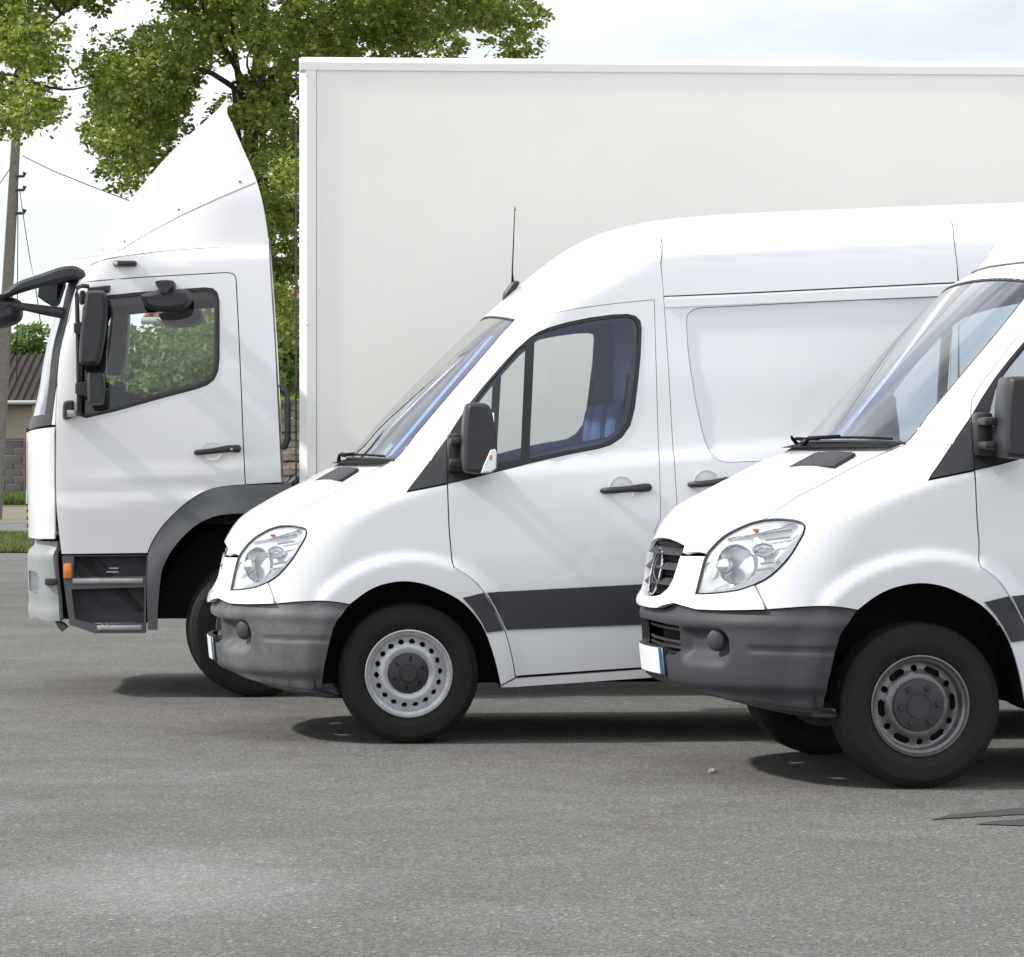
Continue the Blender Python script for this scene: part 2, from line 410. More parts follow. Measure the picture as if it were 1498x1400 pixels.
def make_wheel(parent, x, y, z, R, kind, flip=False, w=.225):
    """wheel > tyre, rim, hub_cap, wheel_nut"""
    root = bpy.data.objects.new('wheel', None); COL.objects.link(root); root.parent = parent; root.location = (x, y, z); root.empty_display_size = .1
    root.rotation_euler = (0, rng.uniform(0, 1) if kind == 'plain' else .12, math.pi if flip else 0)
    r = .213 if kind != 'truck' else .25
    t = lathe('tyre', tyre_profile(R, w, r), 'rubber', root, 96)
    yo = -w * .40
    rim_m = 'steel' if kind == 'holes' else 'steel2'
    if kind == 'truck': rim_m = 'steel2'
    # barrel and flange
    k = r / .213
    lathe('rim', [(r + .004, yo - .008), (r + .006, yo - .012), (r, yo - .014), (r - .006, yo - .008), (r - .008 * k, yo + .002), (r - .020 * k, yo + .010), (r - .024 * k, yo + .03), (r - .028 * k, yo + .045), (r - .03 * k, -yo), (r + .004, -yo + .01)], rim_m, root, 72)
    if kind == 'holes':
        prof = [(0, yo + .030), (.104, yo + .030), (.112, yo + .018), (.128, yo + .010), (.140, yo + .014), (.150, yo + .026), (.170, yo + .040), (.188, yo + .046)]
        hs = [slot(.160, q, .036, .025, 2) for q in [2 * math.pi * (i + .5) / 18 for i in range(18)]]
    else:
        prof = [(0, yo + .030), (.112, yo + .030), (.122, yo + .022), (.134, yo + .028), (.150, yo + .045), (.172, yo + .052), (.190, yo + .048)]
        hs = []
        for i in range(6):
            a = 2 * math.pi * i / 6 + .2; hs.append(slot(.160, a, .17, .027)); b = a + math.pi / 6; hs.append(circ(.0145, 12, .160 * math.cos(b), .160 * math.sin(b)))
    prof = [(a * k, b) for a, b in prof]; hs = [[(a * k, b * k) for a, b in h] for h in hs]
    panel('wheel_disc', circ(prof[-1][0], 60), disc_map(prof), rim_m, root, holes=hs, cell=.016, gap=0, rim=.012)
    lathe('brake_disc', [(0, yo + .085), (.19 * k, yo + .085), (.19 * k, yo + .1), (0, yo + .1)], 'under', root, 40)
    if kind == 'holes':
        lathe('hub_cap', [(0, yo - .002), (.040, yo - .002), (.044, yo + .003), (.046, yo + .006), (.058, yo + .008), (.085, yo + .012), (.098, yo + .018), (.104, yo + .03)], 'dplastic', root, 48)
        for i in range(6):
            a = 2 * math.pi * i / 6 + .5; c, s_ = math.cos(a), math.sin(a)
            box('wheel_nut', (-.011 + .074 * c, yo + .002, -.0035 + .074 * s_), (.011 + .074 * c, yo + .02, .0035 + .074 * s_), 'black', root, rot=Matrix.Rotation(-a, 3, 'Y'))
    else:
        lathe('hub_cap', [(0, yo + .006), (.050 * k, yo + .006), (.052 * k, yo + .002), (.055 * k, yo + .002), (.057 * k, yo + .008), (.106 * k, yo + .010), (.112 * k, yo + .014), (.115 * k, yo + .03)], 'plastic' if kind == 'slots' else 'steel2', root, 48)
        for i in range(6):
            a = 2 * math.pi * i / 6 + .2; lathe('wheel_nut', [(0, yo - .004), (.011, yo - .004), (.013, yo), (.013, yo + .0105), (.018, yo + .0105), (.018, yo + .0125)], 'rust', root, 12, loc=(.084 * k * math.cos(a), 0, .084 * k * math.sin(a)))
    return root

# ------------------------------------------------------------------ panel vans
F1 = Frame(597.9, 17.02, -.93, 5.4)
F2 = Frame(1346, 14.72, -.93, 9.2)
ZB = .0
def van_silhouette(roof):
    c = lambda px, py: F1.pt(px, py, 0.0)
    s = [c(338, 1010), c(322, 980), c(314, 955), c(311.5, 925), c(311, 900), c(311.5, 880), c(313, 862), c(315.5, 838), c(319, 815), c(327, 795), c(345.7, 765.7), c(392, 735), c(459, 700), c(505, 672)]
    ws = [c(558, 613), c(620, 548), c(675, 494), c(705, 467)]
    if roof == 'high':
        top = [c(740, 435), c(780, 401), c(830, 365), c(880, 341.5), c(940, 326), c(1000, 318), c(1100, 312), c(1300, 304), c(1500, 297), c(1700, 292)]
    else:
        d = lambda px, py: (lambda q: (q[0], q[1] - .075))(F2.pt(px, py, 0.0))
        a = ws[-1]
        top = [d(1449, 380), d(1467, 345), d(1484, 315), d(1524, 274), d(1580, 246), d(1680, 234), d(1800, 224), d(2100, 218)]
    return s + ws + top
WHZ = .347
def make_van(name, F, label, roof, rims, R, lift, bumper_m, group, damaged):
    root = thing(name, label, 'van', (F.ox, F.oy, 0), F.th, group)
    sil = van_silhouette(roof)
    zh = F1.pt(705, 467, 0)[1]; xh = F1.pt(705, 467, 0)[0]
    ws_ = F1.surf if False else None
    def line(p, q):                      # z of a straight photo line as a function of x, on the side plane
        a, b = F1.pt(*p, -.95), F1.pt(*q, -.95); k = (b[1] - a[1]) / (b[0] - a[0]); return lambda x: a[1] + (x - a[0]) * k
    l_sh = pch(*zip(*[F1.pt(*q, -.95) for q in [(430, 790), (470, 768), (560, 737), (655, 712), (760, 694), (990, 672)]]))
    l_g1, l_g2 = line((975, 434), (1405, 413)), line((975, 449), (1405, 431))
    l_cr = line((969, 377), (1393, 355))
    xa = F1.pt(975, 430, -.9)[0]; xrec = line2 = None
    rl = [F1.pt(*q, -.9) for q in [(1005, 470), (1012, 560), (1030, 640)]]
    rx = pch([q[1] for q in rl][::-1], [q[0] for q in rl][::-1])
    z_rt, z_rb = line((1015, 453), (1405, 436)), F1.pt(1060, 668, -.9)[1]
    def det(x, z):
        d = -.022 * sst(0, .045, z - l_sh(x)) * (z < 1.9) * sst(1.9, 1.5, z) * sst(3.5, 1.2, x) * sst(-.75, -.55, x)
        for wx in (0, 3.665):
            r = np.hypot(x - wx, z - WHZ); bw_ = sst(.66, .76, z); d = d + .026 * (1 - np.clip((r - (.47 + .102 * bw_)) / (.14 - .106 * bw_), 0, 1) ** 2 * (3 - 2 * np.clip((r - (.47 + .102 * bw_)) / (.14 - .106 * bw_), 0, 1))) * sst(.3, .5, z + .35)
        m = sst(xa - .03, xa + .0, x)
        d = d + .010 * sst(.55, .95, x) * sst(-.012, .010, z - l_cr(x))
        qa, qb, qc = x - rx(np.clip(z, .9, 2.2)), z_rt(x) - .012 - z, z - z_rb
        def corner(u, v, r): return np.where((u < r) & (v < r), r - np.hypot(r - np.minimum(u, r), r - np.minimum(v, r)), np.minimum(u, v))
        d = d - .012 * sst(.04, -.02, z - (l_b1(x) - .02)) * sst(0, .03, z - l_b1(x) + .035) * 0
        return d
    l_b1 = line((738, 864), (945, 853))
    wz = [(.15, .90), (.3, .945), (.55, .975), (.85, .985), (1.15, .978), (1.42, .955), (1.75, .915), (2.05, .88), (2.3, .858), (2.6, .82), (3.0, .80)]
    Lz = [(.2, .50), (.6, .58), (1.0, .60), (1.4, .56), (1.9, .40), (2.1, .34), (2.4, .5), (3.0, .6)]
    zt = max(q[1] for q in sil)
    roofR = pch([xh - .3, xh, xh + .12, xh + .6, xh + 1.2, 6], [0, 0, .03, .24, .30, .30]) if roof == 'high' else pch([xh - .3, xh, xh + .05, xh + .4, xh + 1, 6], [0, 0, .02, .32, .4, .4])
    B = Body(sil, wz, Lz, 2.2, det, lambda x: np.clip(roofR(x), 0, 1), 4.95, .14)
    S = lambda px, py: B.surf(F1, px, py)
    SS = lambda pts, per=0: [S(*q) for q in (cat(pts, per) if per else pts)]
    lv = bpy.data.objects.new('body', None); COL.objects.link(lv); lv.parent = root; lv.location = (0, 0, lift); lv.empty_display_size = .1
    P = lv                                # bodywork hangs on one node; its pieces are the vehicle's sub-parts
    # ---- outlines traced on the near side
    hl_top = SS([(337.7, 863.4), (343, 838), (348.9, 815.3), (360, 799), (370, 788.5), (382.5, 780), (395, 773.5), (408, 769.5)], 3)
    hl_top2 = SS([(408, 769.5), (420, 768.6), (430.6, 769), (441, 770.8), (447, 774), (449, 778)], 3)
    hl_bot = SS([(449, 778), (447, 786), (441, 797), (427.4, 818.6), (408, 841), (392, 852)], 3)
    hl_bot2 = SS([(392, 852), (376, 859), (353.7, 862.8), (337.7, 863.4)], 3)
    hood_seam = SS([(577, 674), (545, 688.6), (516, 704), (480, 725), (452, 739), (428.5, 753.5), (408, 769.5)], 3)
    arch = SS([(512, 884.5), (536, 866.6), (559, 856), (588, 851), (616, 854), (642, 863), (671, 878), (693, 899), (709, 924), (720.6, 956), (727, 980), (732, 1003)], 3)
    door_f = SS([(754, 989), (748, 956), (738, 921), (722, 889), (706, 863), (687, 844), (664.5, 830)], 3)
    door_fu = SS([(661.5, 822), (657.5, 780), (656, 748), (654.6, 708)], 2)
    door_t = SS([(654, 640), (657, 620), (665, 604), (682, 582), (706, 552), (732, 521), (755, 495), (775.6, 475), (788, 466), (804, 459), (830, 453.5), (858.5, 449), (905, 443), (957.6, 438)], 3)
    door_r = SS([(957.6, 438), (961, 560), (964, 660), (966.7, 758), (958.5, 777), (957.5, 860), (957, 975.5)])
    z_wb = hood_seam[0][1]
    sail_l = SS([(654, 640), (634, 667), (630, 674)]); sail_l2 = SS([(630, 674), (595, 720)]); sail_b = SS([(595, 720), (654.6, 708)])
    fender = join(hl_top2, hl_bot, SS([(392, 852), (398, 868), (403.5, 883)]), SS([(403.5, 883.4), (440, 880.4), (472, 879.4), (495, 881.5), (512, 884.5)], 3), arch, SS([(732, 1003), (753, 991.8), (754, 989)]), door_f, door_fu, sail_b[::-1], sail_l2[::-1], SS([(630, 674), (577, 674)]), hood_seam)
    panel('front_fender', fender, B.side, 'white', P, cell=.022, both=True)
    # ---- front door, with the window opening
    win = SS([(654, 708), (687, 700), (725, 690), (775.6, 677), (833, 664), (875, 656), (893, 650.5), (909, 640), (921.6, 622), (928, 597), (933, 555), (936.5, 520), (938, 480), (936, 469), (929, 462.5), (918, 460), (895, 461), (862, 465.5), (830, 472), (804, 479.5), (788, 486), (775.6, 494), (755, 512), (732, 537), (706, 567), (687, 591), (670, 616), (654, 641)])
    door = join(door_t, door_r, SS([(957, 975.5), (754, 989.5)]), door_f, door_fu, win[:1], win[1:], win[-1:])
    panel('front_door', door, B.side, 'white', P, cell=.035, both=True)
    # inner door trim seen through the glass: same opening, a little smaller, set inward
    win_in = inset(win, .035)
    trim_out = join(SS([(700, 905), (660, 690), (667, 604), (735, 519), (800, 463), (860, 451), (953, 440), (955, 560), (957, 756), (950, 905)]))
    def inward(d):
        def f(uv):
            V = B.side(uv); V[:, 1] += d; return V
        return f
    panel('door_lining', trim_out, inward(.075), 'interior', P, holes=[win_in], cell=.09, gap=0, rim=-.05, both=True)
    # rubber frame, divider bar, glass
    wr = inset(win, .022)
    seal_hole_main = SS([(782.5, 491), (788, 489.5), (804, 484), (830, 477), (862, 470), (895, 465.5), (918, 464), (926, 466.5), (931.5, 473), (933, 484), (931.5, 520), (928.5, 552), (923.5, 594), (917, 618), (905, 634), (890, 645), (874, 650.5), (833, 658), (774.5, 670.5)])
    seal_hole_q = SS([(768.5, 506), (760, 510), (736, 537), (716, 560), (700, 581), (686, 604), (676, 640), (674, 680), (690, 685), (762, 671)])
    panel('window_frame', win, B.side, 'seal', P, holes=[seal_hole_main, seal_hole_q], cell=.05, gap=.001, off=.004, rim=.03, both=True)
    panel('side_window', inset(seal_hole_main, -.008), B.side, 'window', P, cell=.15, gap=0, off=-.012, rim=0, both=True)
    panel('quarter_window', inset(seal_hole_q, -.008), B.side, 'window', P, cell=.15, gap=0, off=-.012, rim=0, both=True)
    sail = join(SS([(595.8, 719.3), (654, 707.6), (654, 641.5), (634, 668), (631, 673)]))
    panel('mirror_sail', sail, B.side, 'dplastic', P, cell=.08, gap=.002, off=.007, rim=.02, both=True)
    # ---- dark rubbing strips
    panel('side_strip', join(SS([(710.5, 865.8), (738, 864), (860, 857.5), (957, 852.5), (957, 914), (860, 917.5), (740.5, 922.5), (724, 889)])), B.side, 'trim', P, cell=.035, gap=.004, off=.010, rim=.012, both=True)
    panel('side_strip', join(SS([(675, 874), (708, 866), (722, 890), (737.5, 923), (711.5, 926), (702, 908), (691, 892)])), B.side, 'trim', P, cell=.035, gap=.003, off=.010, rim=.012, both=True)
    # ---- pillar, roof
    x_sill = S(1003, 990)[0]
    pil = join(SS([(957.6, 438), (961, 560), (964, 660), (966.7, 758), (958.5, 777), (957.5, 860), (957, 976)]))
    seam2 = SS([(963.3, 338), (966, 385), (969.5, 420), (975, 500), (982, 620), (990, 741), (993, 749), (990, 860), (990, 974)])
    wsn = SS([(754.5, 467), (733, 490), (707, 521), (670, 564), (640, 599), (608, 637), (577, 674)])
    ang = math.asin(min(1, (float(B.Y(*wsn[0])) / float(B.W(*wsn[0]))))); r0 = float(B.Y(*wsn[0])) / float(B.W(*wsn[0]))
    x0b = wsn[0][0]
    def zb(x):
        lo, hi = 1.9, float(B.Zc(x))
        for _ in range(34):
            m = (lo + hi) / 2
            if B.Y(x, m) > r0 * .995 * B.W(x, m): lo = m
            else: hi = m
        return lo
    xs = list(np.linspace(x0b, x0b + 1.2, 34)) + list(np.arange(x0b + 1.24, 4.80, .045)) + [4.86]
    bz = [wsn[0][1]] + [zb(x) for x in xs[1:]]
    x_b = S(963.3, 338)[0]
    x_b2 = S(1390, 316)[0]
    roofband = [(x, z) for x, z in zip(xs, bz)]
    # roof side: from windscreen edge to the rear, bottom edge = door top seam, then the high groove
    up = SS([(963.3, 338), (1100, 331), (1250, 323.5), (1390, 316.5)])
    g = [(3.0, float(l_g1(3.0)) - .02), (4.86, float(l_g1(4.86)) - .02)]
    lowr = join(SS([(963.3, 338)]), up)
    shell = join(roofband[::-1][:-1], [roofband[0]], wsn, SS([(577, 674), (630, 674)]), sail_l[::-1], door_t, pil, SS([(990, 974)]), seam2[::-1], up, SS([(1396, 350), (1401, 390), (1405, 431)]), [(4.86, float(l_g2(4.86)))])
    vs, fs = triangulate(shell, (), .034, False) if False else (None, None)
    # triangulate with the roof border kept vertex for vertex
    def build_roof():
        border = roofband
        rest = dens(join(wsn, SS([(577, 674), (630, 674)]), sail_l[::-1], door_t, pil, SS([(990, 974)]), seam2[::-1], up, SS([(1396, 350), (1401, 390), (1405, 431)]), [(4.86, float(l_g2(4.86)))], [border[-1]]), .034, closed=False)
        outer = border[::-1] + rest[1:-1]
        vs, fs = triangulate(outer, (), .034, True)
        V = B.side(vs); N = vnormals(V, fs)
        if (N @ np.array((0, -1, .2))).mean() < 0: fs = [f[::-1] for f in fs]
        nearb = [(x, -float(B.Y(x, z))) for x, z in border]
        hdr = []
        h0 = border[0]; y0 = float(B.Y(*h0))
        for k in range(1, 24):
            t = 1 - k / 12.0; y = y0 * t; z = h0[1] + (zh + .012 - h0[1]) * (1 - t * t)
            a = B.a_of_y(abs(y), z); x = float(B.plan(np.array([(a, z)]))[0, 0]); hdr.append((x, -y))
        out2 = nearb + [(nearb[-1][0], y) for y in np.linspace(nearb[-1][1], -nearb[-1][1], 40)[1:-1]] + [(x, -y) for x, y in nearb[::-1]] + hdr[::-1]
        v2, f2 = triangulate(out2, (), .042, True)
        V2 = B.top(v2)
        # snap border heights
        n = len(border)
        d = {(round(x, 6), round(y, 6)): z for (x, y), (_, z) in zip(nearb, border)}
        for i, (x, y) in enumerate(v2):
            k = (round(float(x), 6), -round(abs(float(y)), 6))
            if k in d: V2[i, 2] = d[k]
        N2 = vnormals(V2, f2)
        if N2[:, 2].mean() < 0: f2 = [f[::-1] for f in f2]
        VV = [tuple(v) for v in V] + [(v[0], -v[1], v[2]) for v in V] + [tuple(v) for v in V2]
        k = len(V)
        FF = list(fs) + [tuple(i + k for i in f[::-1]) for f in fs] + [tuple(i + 2 * k for i in f) for f in f2]
        bm = bmesh.new(); bv = [bm.verts.new(v) for v in VV]
        for f in FF:
            try: bm.faces.new([bv[i] for i in f])
            except ValueError: pass
        bmesh.ops.remove_doubles(bm, verts=bm.verts[:], dist=.0015)
        # fold the free edges in
        E = [e for e in bm.edges if e.is_boundary]
        bm.normal_update(); nrm = {v: v.normal.copy() for e in E for v in e.verts}
        cp, cq = {}, {}
        for v, nn in nrm.items(): cp[v] = bm.verts.new(v.co.copy()); cq[v] = bm.verts.new(v.co - nn * .016)
        for e in E:
            a, b = e.verts; lf = e.link_faces[0]
            try: bm.faces.new((cp[a], cp[b], cq[b], cq[a]))
            except ValueError: pass
        return from_bm('roof', bm, 'white', P, smooth=True)
    build_roof()
    if roof != 'high':
        a1 = B.a_of_y(.84, zh + .09); pts = [tuple(B.plan(np.array([(a, zh + .075)]))[0] + np.array((-.004, 0, 0))) for a in np.linspace(-a1, a1, 40)]
        sx, sz = roofband[3]
        side = [(x, -float(B.Y(x, z)) - .004, z) for x, z in [(pts[-1][0] + .03 + .1 * k, zh + .075 + .028 * k) for k in range(0, 3)]]
        tube('roof_gasket', pts, .006, 'cabgrey', P, 6)
    # ---- upper side panel, sliding door, rear quarter
    panel('roof_side_panel', join(up, SS([(1396, 350), (1401, 390), (1402, 412)]), SS([(1402, 413.5), (1250, 421), (1100, 428.5), (969.8, 434)]), SS([(966, 385)])), B.side, 'white', P, gap=.0045, cell=.022, both=True)
    sl_top = [(1404, 413.5), (1250, 421), (1100, 428.5), (970, 434.5)]
    rec = join(SS([(1395, 433.5), (1200, 442), (1040, 450)]), SS([(1040, 450), (1024, 451), (1012, 455), (1005.5, 464), (1005, 478)], 3), SS([(1005, 478), (1008, 520), (1018, 585), (1026, 622)], 3), SS([(1026, 622), (1031, 642), (1040, 662), (1052, 673), (1068, 676)], 3), SS([(1068, 676), (1200, 670), (1385, 662)]))
    def dish(V, N):
        d = bdist(V[:, [0, 2]], rec); return V - N * (.004 + .006 * sst(0, .03, d))[:, None]
    panel('pressed_panel', rec, B.side, 'white', P, cell=.03, gap=0, rim=0, both=True, fn=dish)
    panel('sliding_door', join(SS([(970.4, 434.5), (975, 500), (982, 620), (990, 741), (993, 749), (990, 860), (990, 973)]), [(2.62, S(990, 973)[1] + .05), (2.72, 1.0), (2.78, 1.6)], SS(sl_top)), B.side, 'white', P, holes=[rec], cell=.03, both=True)
    rq = [(2.64, .50), (2.72, 1.0), (2.79, 1.6), (2.80, float(l_g2(2.8)) - .004), (4.86, float(l_g2(4.86)) - .004), (4.86, .50)]
    ra = [(3.665 + .47 * math.cos(t), WHZ + .02 + .50 * math.sin(t)) for t in np.linspace(-.0, math.pi, 24)]
    rq2 = rq[:-1] + [(4.86, .42), (4.135, .42)] + ra[1:-1] + [(3.195, .42), (2.64, .42)]
    panel('rear_side_panel', rq2, B.side, 'white', P, cell=.05, both=True)
    for x0_, x1_, nm in ((S(973, 434)[0], S(1403, 413)[0], 'guide_rail'), (S(1408, 413)[0], 4.84, 'guide_rail')):
        xx = np.linspace(x0_, x1_, 12); ro_ = [(x, float(l_g1(x)) - .012) for x in xx] + [(x, float(l_g2(x))) for x in xx[::-1]]
        panel(nm, ro_, B.side, 'white', P, cell=.06, gap=.0, off=.009, rim=.012, both=True)
    sill = SS([(733, 1007), (734, 1003.5), (757, 992.3), (957, 978), (990, 975.6)]) + [(2.62, .40), (3.19, .42), (3.19, .33), (2.6, .33)] + SS([(990, 990), (957, 992), (757, 1006)])
    panel('sill', sill, B.side, 'white', P, cell=.08, off=-.004, both=True)
    # rear end
    def rear(uv):
        y, z = uv[:, 0], uv[:, 1]; return np.c_[np.full(len(y), 4.86) + .09 * (1 - (np.abs(y) / .95) ** 4), y, z]
    zt4 = roofband[-1][1]
    prof = [(-float(B.Y(4.86, z)), z) for z in np.linspace(.42, zt4, 14)]
    yt = -prof[-1][0]; tp = [(y, float(B.top(np.array([(4.86, y)]))[0, 2])) for y in np.linspace(-yt, yt, 12)[1:-1]]
    ro = prof + tp + [(-a, b) for a, b in prof[::-1]]
    panel('rear_door', ro, rear, 'white', P, cell=.12, out_hint=(1, 0, 0))
    for s in (-1, 1):
        box('tail_light', (4.87, s * .84 - .06, .95), (4.93, s * .84 + .06, 1.45), 'redm', P, .01)
    box('rear_bumper', (4.86, -.88, .38), (5.06, .88, .52), 'plastic', P, .03)
    # dark backing behind the shut lines
    def ribbon(pts, w=.03, depth=.02, m='black'):
        V, Fc = [], []; pts = dens(pts, .05, False)
        for s in (-1, 1):
            b0 = len(V)
            for i, (x, z) in enumerate(pts):
                a, b = np.array(pts[max(0, i - 1)]), np.array(pts[min(len(pts) - 1, i + 1)]); d = (b - a) / max(1e-9, np.linalg.norm(b - a)); n = np.array((-d[1], d[0])) * w
                for q in (np.array((x, z)) - n, np.array((x, z)) + n): V.append((q[0], s * (float(B.Y(*q)) - depth), q[1]))
            Fc += [(b0 + 2 * i, b0 + 2 * i + 1, b0 + 2 * i + 3, b0 + 2 * i + 2) for i in range(len(pts) - 1)]
        return V, Fc
    VV, FF = [], []
    for ln in (join_open(door_t), door_r, seam2, door_f + door_fu, SS([(392, 852), (400, 870)]), up, SS([(1390, 316), (1401, 390), (1404, 420)]) + [(2.79, 1.6), (2.72, 1.0), (2.63, .45)], hood_seam[:14], SS([(757, 991), (957, 977), (990, 974.5)]), [(3.0, float(l_g2(3.0)))] + [(1.3, float(l_g2(1.3)))]):
        v, f = ribbon(ln); FF += [tuple(i + len(VV) for i in q) for q in f]; VV += v
    mesh('shut_line_backing', VV, FF, 'black', P, smooth=False)['kind'] = 'stuff'
    # ---- windscreen
    AP = lambda pts: [(B.a_of(x, z), z) for x, z in pts]
    wn_ = AP(wsn)
    far = [(-a, z) for a, z in wn_]
    zt_, zb_ = wsn[0][1], wsn[-1][1]
    topc = [(a, zt_ + (zh + .012 - zt_) * (1 - (a / wn_[0][0]) ** 2)) for a in np.linspace(-wn_[0][0], wn_[0][0], 14)[1:-1]]
    botc = [(a, zb_ + .01 * (1 - (a / wn_[-1][0]) ** 2)) for a in np.linspace(wn_[-1][0], -wn_[-1][0], 14)[1:-1]]
    ws_out = wn_[::-1] [::-1] + botc + far[::-1] + topc
    hint = (-1, 0, .6)
    panel('windscreen', ws_out, B.plan, 'wshield', P, cell=.045, gap=.004, off=-.004, rim=0, out_hint=hint)
    panel('windscreen_seal', ws_out, B.plan, 'seal', P, holes=[inset(ws_out, .011)], cell=.10, gap=.001, off=.0, rim=.012, out_hint=hint)
    # ---- hood
    hs3 = [(x, -float(B.Y(x, z))) for x, z in hood_seam]
    zJ = S(348.9, 815.3)[1]; ht3 = [(x, -float(B.Y(x, z))) for x, z in hl_top[::-1] if z > zJ - 1e-5]
    zg0, zg1 = F1.pt(335, 815, -.4)[1], 0.0
    # front lip of the hood: across from the headlight to the grille corner, then over the grille
    z_lip, z_gt, z_gc = zg0, zg0 + .035, zg0 + .062
    y_g = .36
    lip = []
    ya = abs(ht3[-1][1]); 
    for y, z in [(y_g + .035, z_lip + .0), (y_g + .006, z_lip + .005), (y_g, z_gt)] + [(y_g * t, z_gc - (z_gc - z_gt) * t * t) for t in (.9, .75, .5, .25, 0)]:
        a = B.a_of_y(y, z); x = float(B.plan(np.array([(a, z)]))[0, 0]); lip.append((x, -y))
    half = hs3 + ht3 + lip
    rear_e = []
    for a in np.linspace(wn_[-1][0], -wn_[-1][0], 20):
        q = B.plan(np.array([(a, zb_ - .004)]))[0]; rear_e.append((q[0], q[1]))
    hood_o = join(half, [(x, -y) for x, y in half[::-1]], rear_e[::-1][1:-1])
    def hoodfn(V, N):
        # raised centre: a soft crease running back from each side of the grille
        y = np.abs(V[:, 1]); x = V[:, 0]
        e = .36 + (x + .9) * .42
        V[:, 2] += .014 * sst(e + .05, e - .03, y) * sst(-.95, -.75, x) * sst(-.28, -.42, x)
        return V
    panel('hood', hood_o, B.top, 'white', P, cell=.03, gap=.003, out_hint=(-.3, 0, 1), fn=hoodfn)
    # vents: one grille each side on top of the hood
    def hood_pt(px, py):
        ys = np.linspace(.05, .85, 81); best = None
        pts = np.array([F1.pt(px, py, -y) for y in ys]); zt_ = B.top(np.c_[pts[:, 0], ys])[:, 2]; k = int(np.argmin(np.abs(pts[:, 1] - zt_ - .01) + 0 * ys)); return pts[k, 0], -ys[k]
    vq = [hood_pt(464, 703), hood_pt(495, 686), hood_pt(526, 686), hood_pt(500, 703)]
    print('vent', vq)
    for s in (1,):
        q = [(x, y * s) for x, y in vq]
        panel('hood_vent', q, B.top, 'dplastic', P, cell=.05, gap=0, off=.017, rim=.012, out_hint=(0, 0, 1))
        for k in range(7):
            t = (k + .5) / 7
            a = np.array(q[0]) * (1 - t) + np.array(q[1]) * t; b = np.array(q[3]) * (1 - t) + np.array(q[2]) * t
            a, b = a * .93 + b * .07, a * .07 + b * .93; A = B.top(np.array([a, b])); tube('vent_slat', [A[0] + (0, 0, .018), A[1] + (0, 0, .018)], .003, 'black', P, 4)
    # ---- headlight
    hlo = join(hl_top, hl_top2, hl_bot, hl_bot2)
    hla = [(B.a_of(x, z), z) for x, z in hlo]
    for s in (1, -1):
        hp = bpy.data.objects.new('headlight', None); COL.objects.link(hp); hp.parent = root; hp.location = (0, 0, lift); hp.empty_display_size = .05
        mk = lambda *a, **k: panel(*a, hp, mirror=(s == -1), **k)
        mk('lens', hla, B.plan, 'lens', cell=.03, gap=.003, off=.004, rim=0, out_hint=(-1, -1, 0))
        mk('bezel', hla, B.plan, 'seal', holes=[inset(hla, .005)], cell=.03, gap=.0005, off=.0045, rim=.05, out_hint=(-1, -1, 0))
        def depthfn(V, N):
            d = bdist(V[:, [0, 2]], [(x, z) for x, z in hlo]); return V - N * (.008 + .05 * sst(0, .06, d))[:, None]
        mk('reflector_housing', hla, B.plan, 'refl2', cell=.022, gap=.002, rim=0, out_hint=(-1, -1, 0), fn=depthfn)
        # lamp bowls, facing outward between forward and sideways
        def bowl(px, py, r, m, depth, nm='reflector', tilt=35, squash=1):
            x, z = S(px, py); y = float(B.Y(x, z)) - .03
            prof = [(r, -.0), (r * .97, .004), (r * .8, depth * .55), (r * .5, depth * .85), (0.0, depth)]
            V, Fc = lathe_vf(prof, 28); Rm = Matrix.Rotation(math.radians(-tilt), 3, 'Z')
            V = [Rm @ Vector(v) for v in V]; V = [(v.x + x + .012, (v.y - y) * s, v.z * squash + z) for v in V]
            o = mesh(nm, V, Fc if s == 1 else [f[::-1] for f in Fc], m, hp)
            ring = [Rm @ Vector((r * math.cos(t), -.003, r * math.sin(t))) for t in np.linspace(0, 2 * math.pi, 29)]
            tube('lamp_ring', [(v.x + x + .012, (v.y - y) * s, v.z * squash + z) for v in ring], .003, 'chrome', hp, 5, caps=False)
        bowl(374, 826, .078, 'refl', .07, squash=1.12)
        bowl(401, 808, .042, 'refl', .035, tilt=20, squash=.75)
        bowl(352, 834, .030, 'refl', .03, tilt=50, squash=1.3)
        x, z = S(366, 829); y = float(B.Y(x, z)) - .02
        V, Fc = lathe_vf([(0, -.028), (.02, -.024), (.036, -.012), (.042, .004)], 24); Rm = Matrix.Rotation(math.radians(-60), 3, 'Z')
        V = [Rm @ Vector(v) for v in V]
        mesh('projector_lens', [(v.x + x, (v.y - y) * s, v.z + z) for v in V], Fc if s == 1 else [f[::-1] for f in Fc], 'refl', hp)
        # chrome ribs between the lamps
        for a, b in (((402, 789), (436, 783)), ((407, 796), (432, 792)), ((400, 826), (419, 822)), ((396, 834), (412, 831)), ((372, 795), (440, 776))):
            p, q = S(*a), S(*b); yp, yq = float(B.Y(*p)) - .022, float(B.Y(*q)) - .018
            tube('reflector_rib', [(p[0], -yp * s, p[1]), (q[0], -yq * s, q[1])], .006, 'refl', hp, 5)
        x, z = S(398, 783); y = float(B.Y(x, z)) - .025
        box('bulb', (x - .008, -y * s - .01, z - .006), (x + .012, -y * s + .01, z + .006), 'amber', hp, .003)
    # ---- grille surround (white), grille
    zs0 = S(403.5, 883)[1]; zc0 = .672
    surround_side = AP(hl_bot2) + [(B.a_of(*S(337.7, 863.4)), S(337.7, 863.4)[1])]
    hl_front = [(B.a_of(x, z), z) for x, z in hl_top if z < zJ + 1e-5]
    a_g = lambda y, z: B.a_of_y(y, z)
    zgb = .725
